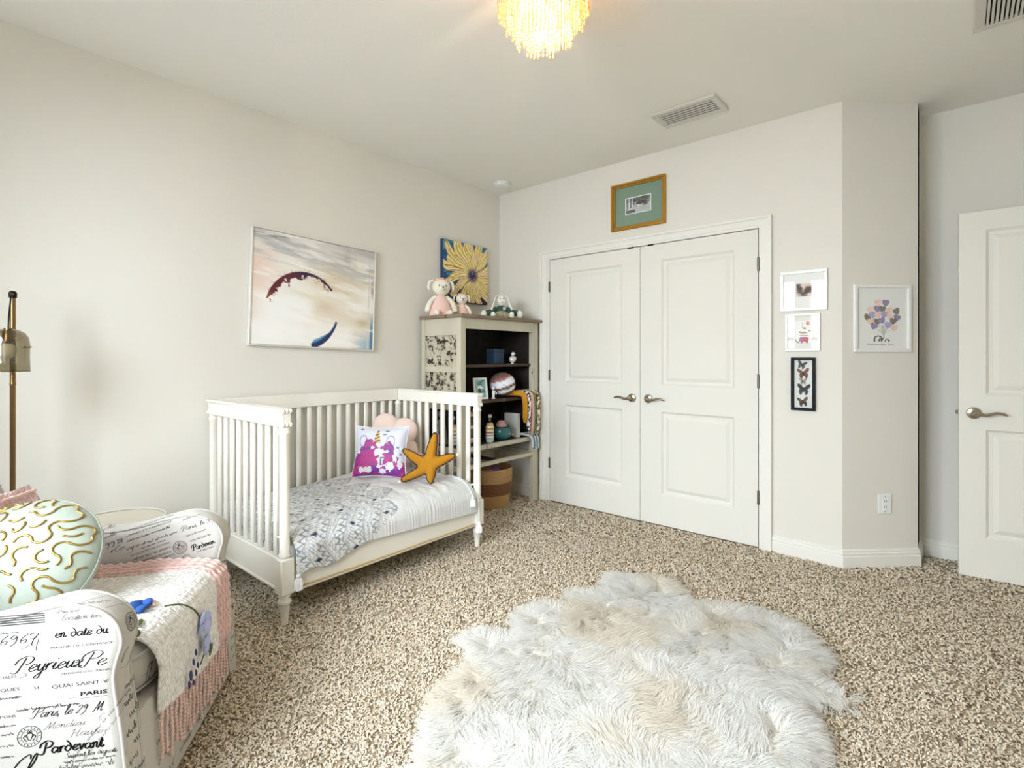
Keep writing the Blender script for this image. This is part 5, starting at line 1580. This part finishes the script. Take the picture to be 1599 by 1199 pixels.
# ================================================================ pictures on the walls
def abstract(U, V):
    x, y = U * .86, V * .71
    n = fbm(U * 3, V * 4, 81, 5); n2 = fbm(U * 10, V * 3, 82, 5); n3 = fbm(U * 4, V * 22, 83, 4)
    C = mixc((232, 224, 208), (246, 243, 236), smooth(.35, .62, n))
    C = mixc(C, (206, 202, 196), smooth(.28 + .08 * n2, .02, V + .1 * (n - .5)) * (.55 + .45 * n3))
    C = mixc(C, (60, 66, 66), smooth(.10, .0, V - .10 * U + .10 * (n3 - .5)) * smooth(.42, .05, U) * smooth(.40, .62, n3))
    C = mixc(C, (108, 106, 108), np.exp(-(((U - .78) / .05) ** 2 + ((V - .13) / .06) ** 2)) * smooth(.35, .7, n2))
    C = mixc(C, (236, 206, 190), smooth(.30, .0, U) * smooth(.10, .22, V) * smooth(.9, .5, V) * .75 * (.5 + n))
    C = mixc(C, (224, 208, 180), np.exp(-((U - .62) / .25) ** 2 - ((V - .45) / .22) ** 2) * .6)
    C = mixc(C, (212, 186, 162), np.exp(-((U - .54) / .12) ** 2 - ((V - .62) / .05) ** 2) * .6)
    C = mixc(C, (250, 249, 246), np.exp(-((x - .22) / .20) ** 4 - ((y - .56) / .2) ** 4) * .95)
    C = mixc(C, (196, 176, 130), np.exp(-((U - .90) / .08) ** 2 - ((V - .74) / .05) ** 2) * .7)
    C = mixc(C, (150, 180, 200), smooth(.80, .95, V) * smooth(.78, .95, U) * (.4 + .6 * n2))
    C = mixc(C, (90, 132, 160), smooth(.965, .985, U) * smooth(.60, .85, V))
    C = mixc(C, (120, 104, 90), smooth(.965, .985, U) * np.exp(-((V - .38) / .07) ** 2))
    C = mixc(C, (214, 210, 200), np.exp(-((U - .955) / .008) ** 2) * .8)
    C = mixc(C, (250, 250, 248), np.exp(-((V - .22 - .14 * U) / .008) ** 2) * .7)
    r = np.hypot(x - .335, y - .475); th = np.degrees(np.arctan2(-(y - .475), x - .335))
    jag = (fbm(th / 5.0, r * 40, 85) - .5)
    C = mixc(C, (222, 206, 178), smooth(.42, .70, fbm(U * 3 + 5, V * 11 - U * 3, 86, 5)) * smooth(.12, .3, V) * smooth(.95, .5, V) * smooth(.1, .6, U) * .8)
    C = mixc(C, (186, 184, 182), smooth(.40, .62, fbm(U * 4, V * 30 - U * 4, 87, 5)) * smooth(.32, .10, V - .12 * U) * .85)
    C = mixc(C, (252, 251, 248), smooth(.54, .72, fbm(U * 3 + V * 2, V * 16 - U * 3, 89, 5)) * .55)
    # the wine-dark upper arc, thick on its outer rim and broken inside
    wid = .031 * np.clip(np.interp(th, [40, 60, 72, 80, 100, 130, 150, 168], [.25, .55, .3, .8, 1.3, 1.5, 1.0, .15]), 0, 2)
    a = smooth(.005, -.002, np.maximum(r - .250, (.250 - wid * (1.0 + 2.2 * jag)) - r)) * ((th > 38) & (th < 168))
    cc = mixc((96, 30, 42), (58, 34, 72), smooth(118, 92, th)); cc = mixc(cc, (150, 74, 54), smooth(150, 166, th))
    C = C * (1 - a[..., None]) + cc * a[..., None]
    sp = smooth(.60, .66, fbm(U * 60, V * 60, 88)) * np.exp(-((r - .235) / .022) ** 2) * ((th > 36) & (th < 172)) * .8
    C = C * (1 - sp[..., None]) + np.array((92, 36, 48)) * sp[..., None]
    # the blue lower arc
    wid = .034 * np.clip(np.interp(th, [-76, -68, -50, -36, -16], [.5, 1.3, 1.0, .35, .12]), 0, 2)
    b = smooth(.010, .0, np.abs(r - .242 + wid * .3) - wid * .5) * ((th > -76) & (th < -14))
    cc = mixc((28, 44, 92), (92, 158, 196), smooth(.232, .212, r)); C = C * (1 - b[..., None]) + cc * b[..., None]
    return C
CT = math.radians(1.9)
ab = thing("abstract_painting", "large pale abstract canvas with a wine and blue broken circle", "painting", (XL + .002, 1.733, 1.298), R(90))
ab.rotation_euler = (0, CT, R(90))
W_, H_ = .862, .712
MB().box(-W_ / 2 + .006, W_ / 2 - .006, -.030, -.004, .006, H_ - .006).build("canvas_body", mat("raw canvas", (236, 233, 226), .8), ab)
picture_mesh(W_ - .012, H_ - .012, abstract, 330, 270, y=-.0305, z0=.006).build("painted_face", M_canvas, ab)
M_silver = mat("pale silver leaf frame", (226, 222, 214), .35, .25)
for (x0, x1, z0, z1) in ((-W_ / 2 - .004, W_ / 2 + .004, -.004, .004), (-W_ / 2 - .004, W_ / 2 + .004, H_ - .004, H_ + .004), (-W_ / 2 - .004, -W_ / 2 + .005, .004, H_ - .004), (W_ / 2 - .004, W_ / 2 + .004, .004, H_ - .004)):
    MB().box(x0, x1, -.036, 0, z0, z1, .001).build("frame_bar", M_silver, ab)

def flower_art(U, V):
    n = fbm(U * 5, V * 5, 91); n2 = fbm(U * 14, V * 14, 92)
    C = mixc((38, 132, 168), (22, 70, 128), smooth(.4, .62, n)); C = mixc(C, (120, 186, 176), smooth(.55, .7, fbm(U * 6 + 3, V * 9, 93)) * .7)
    C = mixc(C, (40, 28, 62), smooth(.62, 1.0, V + .25 * U + .1 * (n - .5)))
    C = mixc(C, (112, 56, 66), np.exp(-((U - .95) / .12) ** 2 - ((V - .46) / .10) ** 2))
    dx, dy = U - .645, V - .53
    r = np.hypot(dx, dy); th = np.arctan2(dy, dx)
    for k, (np_, R0, off, dark) in enumerate(((15, .78, .2, 1), (13, .64, .55, 0), (11, .46, .05, 0))):
        t = (th + off) / (2 * math.pi) * np_ + .12 * np.sin(r * 14 + k)
        f = np.abs((t % 1) - .5) * 2
        ln = R0 * (.78 + .34 * _hash(np.floor(t), np.floor(t) * 0 + k, 95)) * np.where((dy < 0), 1.08, .80)
        wdt = np.clip(1 - np.abs(r / ln - .52) ** 1.6 * 2.1, 0, 1)
        pet = (f < wdt * .80) & (r < ln) & (r > .03)
        streak = np.sin(t * 38 + n2 * 7)
        pc = mixc((232, 200, 92), (250, 240, 196), smooth(-.6, .5, streak)); pc = mixc(pc, (196, 148, 40), smooth(.6, .95, np.sin(t * 23 + 2 + n * 9))); pc = mixc(pc, (236, 206, 196), smooth(.62, .75, n2) * .8)
        pc = mixc(pc, (98, 60, 92), smooth(.16, .05, r)); pc = mixc(pc, (120, 84, 60), smooth(.86, .99, f / (wdt * .80 + 1e-6)) * .7)
        C = np.where(pet[..., None], pc, C)
    C = mixc(C, (44, 26, 64), smooth(.085, .045, r + .03 * (n2 - .5))); C = mixc(C, (150, 140, 170), (smooth(.62, .7, fbm(U * 40, V * 40, 97)) * (r < .07)))
    return C
fl_ = thing("flower_painting", "square canvas of a yellow flower on blue above the bookcase", "painting", (XL + .002, 3.097, 1.702), R(90))
MB().box(-.265, .265, -.036, 0, 0, .508, .003).build("canvas_body", mat("blue painted edge", (40, 60, 96), .7), fl_)
picture_mesh(.526, .504, flower_art, 230, 220, y=-.0365, z0=.002).build("painted_face", M_canvas, fl_)

def bw(U, V):
    n = fbm(U * 5, V * 5, 101, 5); n2 = fbm(U * 22, V * 18, 102)
    g = 90 + 120 * smooth(.3, .7, n) + (n2 - .5) * 90
    g = np.where((V > .62) & (U > .25), 190 + (n2 - .5) * 60, g)
    d = np.hypot((U - .62) / .20, (V - .46) / .18); g = np.where((d < 1) & (V < .5), 40 + n2 * 50, g)
    g = np.where((U < .3) & (V < .62) & (U > .05), 170 + 60 * np.sin(U * 50), g); g = np.where(np.hypot(U - .32, (V - .38)) < .035, 15, g)
    g = np.where((V < .3), g * .85, g); g = np.where((V > .75) & (U < .4), 60 + n2 * 90, g)
    C = np.repeat(np.clip(g, 10, 245)[..., None], 3, -1)
    e = (U < .035) | (U > .965) | (V < .05) | (V > .95)
    return np.where(e[..., None], np.array((240, 240, 236)), C)
M_gilt = mat("antique gilt", (186, 138, 52), .35, .75)
pic_frame("gilt_picture", "gilt framed black and white print with green mount above the closet", (-1.822, YC - .001, 2.206), 0, .443, .356, .030, .016, M_gilt, bw, .085, (124, 148, 128), nx=110, ny=80, step=.008)
def small_photo(U, V):
    n = fbm(U * 6, V * 6, 111); C = base(U, (238, 237, 233))
    k = (np.abs(U - .52) < .20) & (np.abs(V - .49) < .19)
    return np.where(k[..., None], mixc((70, 52, 42), (226, 206, 190), smooth(.35, .65, n)), C)
pic_frame("white_landscape_frame", "wide white frame with a small sepia photo beside the closet", (-.7165, YC - .001, 1.520), 0, .257, .248, .020, .016, M_white, small_photo, 0, nx=90, ny=90)
def animals(U, V):
    C = base(U, (246, 245, 243)); n = fbm(U * 9, V * 9, 121)
    # stack of animals: red elephant carrying a fox and a giraffe, sun top right
    def blob(C, cx, cy, rx, ry, col, p=2.0):
        return np.where((np.abs((U - cx) / rx) ** p + np.abs((V - cy) / ry) ** p < 1)[..., None], np.array(col) * (.9 + .2 * n)[..., None], C)
    C = blob(C, .60, .80, .22, .10, (196, 96, 104), 3); C = blob(C, .44, .80, .11, .11, (176, 120, 164)); C = blob(C, .46, .91, .05, .06, (168, 104, 140), 4); C = blob(C, .73, .91, .05, .06, (176, 70, 78), 4)
    tr_ = (np.abs(np.hypot((U - .24), (V - .80) * .9) - .11) < .018) & (V > .78) & (U < .36); C = np.where(tr_[..., None], np.array((120, 100, 110)), C)
    C = blob(C, .55, .52, .20, .035, (200, 150, 130)); C = blob(C, .36, .49, .06, .03, (150, 110, 104))
    C = blob(C, .57, .63, .24, .012, (90, 84, 90)); C = blob(C, .60, .33, .10, .03, (130, 112, 84)); C = blob(C, .50, .20, .02, .14, (206, 188, 140), 4)
    C = blob(C, .78, .12, .10, .09, (226, 150, 146)); C = blob(C, .86, .44, .06, .025, (110, 110, 116))
    C = np.where(((np.abs(V - .955) < .008) & (U > .12) & (U < .9))[..., None], np.array((120, 110, 110)), C)
    return C
pic_frame("white_square_frame", "square white frame with a print of stacked animals beside the closet", (-.721, YC - .001, 1.273), 0, .190, .230, .014, .016, M_white, animals, .030, (238, 235, 226), nx=90, ny=110)

bt = pic_frame("butterfly_frame", "narrow black shadow box frame with five mounted butterflies", (-.717, YC - .001, .910), 0, .132, .324, .0165, .022, M_black, lambda U, V: base(U, (222, 224, 222)), 0, (222, 224, 222), nx=8, ny=12)
def butterfly(zc, sc, col, spot, dx=0.0, tilt=0.0):
    fw = [(0, .1), (.25, .55), (.75, .95), (1.0, .85), (.95, .45), (.6, .1), (.15, -.05)]
    hw = [(.05, 0), (.55, .05), (.72, -.3), (.6, -.75), (.4, -.95), (.2, -.6)]
    ob = MB().ell((0, 0, 0), (.09, .09, .42), 8, 8).xf(Matrix.Translation((dx, -.010, zc)) @ Matrix.Rotation(tilt, 4, 'Y') @ Matrix.Diagonal((sc, sc, sc, 1))).build("butterfly", mat("insect body", (40, 32, 28), .6), bt, True)
    for s in (-1, 1):
        for wing, c in ((fw, col), (hw, spot)):
            P = catmull([(s * a, b) for a, b in wing], 4, True)
            m = MB().prism(P, 1, -.03, .03)
            m.xf(Matrix.Translation((dx, -.0095, zc)) @ Matrix.Rotation(tilt, 4, 'Y') @ Matrix.Diagonal((sc, .02, sc, 1)) @ Matrix.Rotation(s * R(14), 4, 'Z'))
            m.build("wing", mat("wing %d %d %d" % c, c, .6, var=(160, tuple(int(q * .45) for q in c), .9)), ob)
for zc, sc, c1, c2, dx, tl in ((.278, .026, (64, 66, 68), (96, 98, 100), -.008, .25), (.226, .033, (142, 84, 56), (126, 74, 50), .001, -.1), (.178, .022, (184, 182, 164), (176, 174, 158), -.001, 0), (.128, .036, (44, 46, 46), (70, 74, 72), .002, .05), (.052, .030, (118, 78, 42), (64, 44, 30), -.002, -.15)):
    butterfly(zc, sc, c1, c2, dx, tl)

def balloons(U, V):
    C = base(U, (238, 238, 234)); rs = random.Random(3)
    pal = [(238, 208, 196), (150, 138, 178), (128, 122, 112), (174, 164, 206), (240, 214, 200)]
    spots = [(.42, .24, 0), (.58, .24, 1), (.26, .36, 4), (.40, .345, 1), (.51, .35, 2), (.66, .37, 0), (.82, .385, 2), (.18, .49, 2), (.30, .45, 3), (.42, .45, 0), (.54, .44, 3), (.68, .48, 4), (.82, .50, 1), (.26, .57, 0), (.40, .57, 2), (.50, .55, 1), (.74, .56, 2), (.32, .65, 1), (.63, .63, 3), (.76, .68, 0)]
    for st in spots:                                     # strings gather at the elephant's trunk
        t = np.clip((V - st[1]) / (.80 - st[1]), 0, 1)
        lx = st[0] + (.53 - st[0]) * t ** .8
        C = np.where(((np.abs(U - lx) < .005) & (V > .62) & (V < .80))[..., None], np.array((196, 196, 192)), C)
    for cx, cy, k in spots:
        a = rs.uniform(-.5, .5); x = (U - cx) / .085; y = -(V - cy) / .068
        x, y = x * math.cos(a) - y * math.sin(a), x * math.sin(a) + y * math.cos(a)
        h = (x ** 2 + y ** 2 - .62) ** 3 - x ** 2 * y ** 3 < 0
        C = np.where(h[..., None], np.array(pal[k]) * (.94 + .12 * fbm(U * 20, V * 20, k))[..., None], C)
    # outline of a mother elephant and her calf
    d = np.hypot((U - .42) / .085, (V - .865) / .055); body = (np.abs(d - 1) < .16) & (V < .875); C = np.where(body[..., None], np.array((58, 48, 56)), C)
    for x in (.335, .44, .49):
        C = np.where(((np.abs(U - x) < .016) & (V > .86) & (V < .91))[..., None], np.array((58, 48, 56)), C)
    tk = (np.abs(np.hypot((U - .495) / .045, (V - .83) / .035) - 1) < .22) & (V > .83) | ((np.abs(U - .54) < .009) & (V > .785) & (V < .835)); C = np.where(tk[..., None], np.array((58, 48, 56)), C)
    d = np.hypot((U - .61) / .045, (V - .893) / .025); C = np.where(((np.abs(d - 1) < .3) & (V < .895))[..., None], np.array((88, 80, 86)), C)
    for x in (.575, .64):
        C = np.where(((np.abs(U - x) < .010) & (V > .885) & (V < .912))[..., None], np.array((88, 80, 86)), C)
    return C
ax = .238
bl = pic_frame("balloon_print", "white framed print of heart balloons held by an elephant on the angled wall", (AX0 + ax * math.cos(ANG) + .0008 * math.sin(ANG), AY0 + ax * math.sin(ANG) - .0008 * math.cos(ANG), 1.265), ANG, .347, .398, .020, .016, M_white, balloons, .012, (240, 240, 236), nx=150, ny=180)
tx = Ink(); tx.type("'Welcome Baby Tova'", -.092, .042, .0085, fit=.165)
tx.to_mb(lambda A: np.stack([A[:, 0], np.full(len(A), -.0056), A[:, 1]], -1)).build("caption", mat("caption ink", (70, 62, 66), .8), bl)

# ================================================================ sheepskin rug
RUG = [(-1.13, .70), (-1.20, .98), (-1.36, 1.16), (-1.44, 1.33), (-1.445, 1.46), (-1.600, 1.53), (-1.57, 1.64), (-1.455, 1.74), (-1.575, 1.86), (-1.51, 2.02), (-1.41, 2.09), (-1.51, 2.22), (-1.37, 2.33), (-1.475, 2.50), (-1.36, 2.58), (-1.22, 2.66), (-1.10, 2.62), (-1.00, 2.49), (-.90, 2.56), (-.74, 2.62), (-.60, 2.62), (-.50, 2.56), (-.44, 2.44), (-.40, 2.33), (-.43, 2.26), (-.40, 2.20), (-.30, 2.18), (-.30, 2.12), (-.39, 2.08), (-.40, 1.99), (-.345, 1.87), (-.33, 1.78), (-.36, 1.6), (-.30, 1.42), (-.28, 1.2), (-.36, 1.0), (-.5, .84), (-.62, .72), (-.80, .66), (-.95, .60)]
rug = thing("sheepskin_rug", "large fluffy white sheepskin rug lying on the beige carpet", "rug", (-.95, 1.65, 0))
RO = catmull(RUG, 6, True)
def inside(P, poly):
    x, y = P[:, 0], P[:, 1]; c = np.zeros(len(P), bool); j = len(poly) - 1
    for i in range(len(poly)):
        xi, yi = poly[i]; xj, yj = poly[j]
        k = ((yi > y) != (yj > y)) & (x < (xj - xi) * (y - yi) / (yj - yi + 1e-12) + xi)
        c ^= k; j = i
    return c
pm = MB()
nR = len(RO)
C0 = np.array([-.95, 1.65])
rows = [np.column_stack([C0 + (RO - C0) * t, np.full(nR, z)]) for t, z in ((1.0, .010), (.995, .022), (.93, .030), (.6, .034), (.2, .034))]
pm.grid(np.array(rows), closed_u=True); pm.add(np.vstack([rows[-1], [[C0[0], C0[1], .034]]]), [(i, (i + 1) % nR, nR) for i in range(nR)])
pm.add(rows[0], [tuple(range(nR))])
M_pelt = mat("pelt", (232, 228, 218), .95)
pm.part("pelt", M_pelt, rug)
def fur():
    n = 4600
    P = np.zeros((0, 2))
    while len(P) < n:
        Q = np.column_stack([rng.uniform(-1.62, -.22, 6000), rng.uniform(.55, 2.75, 6000)])
        P = np.vstack([P, Q[inside(Q, RO)]])
    P = P[:n]
    d = np.full(n, 9.0); near = np.zeros(n, int)
    for i in range(0, n, 500):
        D = np.linalg.norm(P[i:i + 500, None, :] - RO[None], axis=2); near[i:i + 500] = D.argmin(1); d[i:i + 500] = D.min(1)
    out = RO[near] - P; out /= np.linalg.norm(out, axis=1)[:, None] + 1e-9
    a = (fbm(P[:, 0] * 2.2, P[:, 1] * 2.2, 131) - .5) * 9 + (vnoise(P[:, 0] * 16, P[:, 1] * 16, 133) - .5) * 2.6
    fl = np.stack([np.cos(a), np.sin(a)], -1) * .8 + (P - C0) * .7
    e = smooth(.14, .0, d)[:, None]
    dr = fl * (1 - e) + out * e * 1.6
    dr /= np.linalg.norm(dr, axis=1)[:, None] + 1e-9
    m = 24
    cl = np.repeat(np.arange(n), m)
    N = n * m
    ang = rng.uniform(0, 2 * math.pi, N); rad = np.sqrt(rng.uniform(0, 1, N)) * .024
    root = P[cl] + np.stack([np.cos(ang), np.sin(ang)], -1) * rad[:, None]
    L = rng.uniform(.045, .085, N) * (.75 + .5 * vnoise(P[cl, 0] * 9, P[cl, 1] * 9, 137)); up = rng.uniform(.35, .75, N) * (1 - .55 * smooth(.10, 0, d[cl]))
    D = dr[cl] + rng.normal(0, .22, (N, 2)); D /= np.linalg.norm(D, axis=1)[:, None]
    tip_c = P[cl] + dr[cl] * .055
    sidev = np.stack([-D[:, 1], D[:, 0]], -1)
    curl = rng.normal(0, .010, N)
    V = np.zeros((N, 5, 2, 3)); w0 = rng.uniform(.0009, .0017, N)
    z0 = .030 - .018 * smooth(.05, 0, d[cl])
    for i, t in enumerate((0, .28, .55, .8, 1.0)):
        xy = root + D * (L * (.15 * t + .85 * t * t))[:, None] + sidev * (curl * math.sin(t * 3.0))[:, None]
        k = .45 * t * t
        xy = xy * (1 - k) + (tip_c + D * (L * .25 * t)[:, None]) * k
        z = z0 + L * up * (t * 1.25 - .75 * t * t)
        w = w0 * (1.0, 1.0, .9, .65, .12)[i]
        for j, s in enumerate((-1, 1)):
            V[:, i, j, :2] = xy + sidev * (w * s)[:, None]; V[:, i, j, 2] = np.maximum(z, .004)
    o = np.arange(N)[:, None] * 10
    q = np.concatenate([o + [2 * i, 2 * i + 1, 2 * i + 3, 2 * i + 2] for i in range(4)], 0)
    tone = smooth(.52, .70, fbm(P[cl, 0] * 2.6 + 3, P[cl, 1] * 3.4, 139))
    c = mixc(lin((250, 249, 246)), lin((247, 241, 230)), tone * .8) * rng.uniform(.96, 1.0, N)[:, None]
    V[..., :3] -= np.array([-.95, 1.65, 0])
    me = fast_mesh("fur", V.reshape(-1, 3), q, np.repeat(c, 10, 0))
    m_ = bpy.data.materials.new("white fleece"); m_.use_nodes = True; nt = m_.node_tree; b = nt.nodes["Principled BSDF"]
    at = nt.nodes.new("ShaderNodeVertexColor"); at.layer_name = "Col"; nt.links.new(at.outputs[0], b.inputs["Base Color"])
    b.inputs["Roughness"].default_value = .7; b.inputs["Specular IOR Level"].default_value = .2
    tl = nt.nodes.new("ShaderNodeBsdfTranslucent"); nt.links.new(at.outputs[0], tl.inputs[0])
    mx = nt.nodes.new("ShaderNodeMixShader"); mx.inputs[0].default_value = .5
    out_ = nt.nodes["Material Output"]; nt.links.new(b.outputs[0], mx.inputs[1]); nt.links.new(tl.outputs[0], mx.inputs[2]); nt.links.new(mx.outputs[0], out_.inputs[0])
    me.materials.append(m_)
    ob = bpy.data.objects.new("fur", me); COL.objects.link(ob); ob.parent = rug; ob["kind"] = "stuff"
fur()
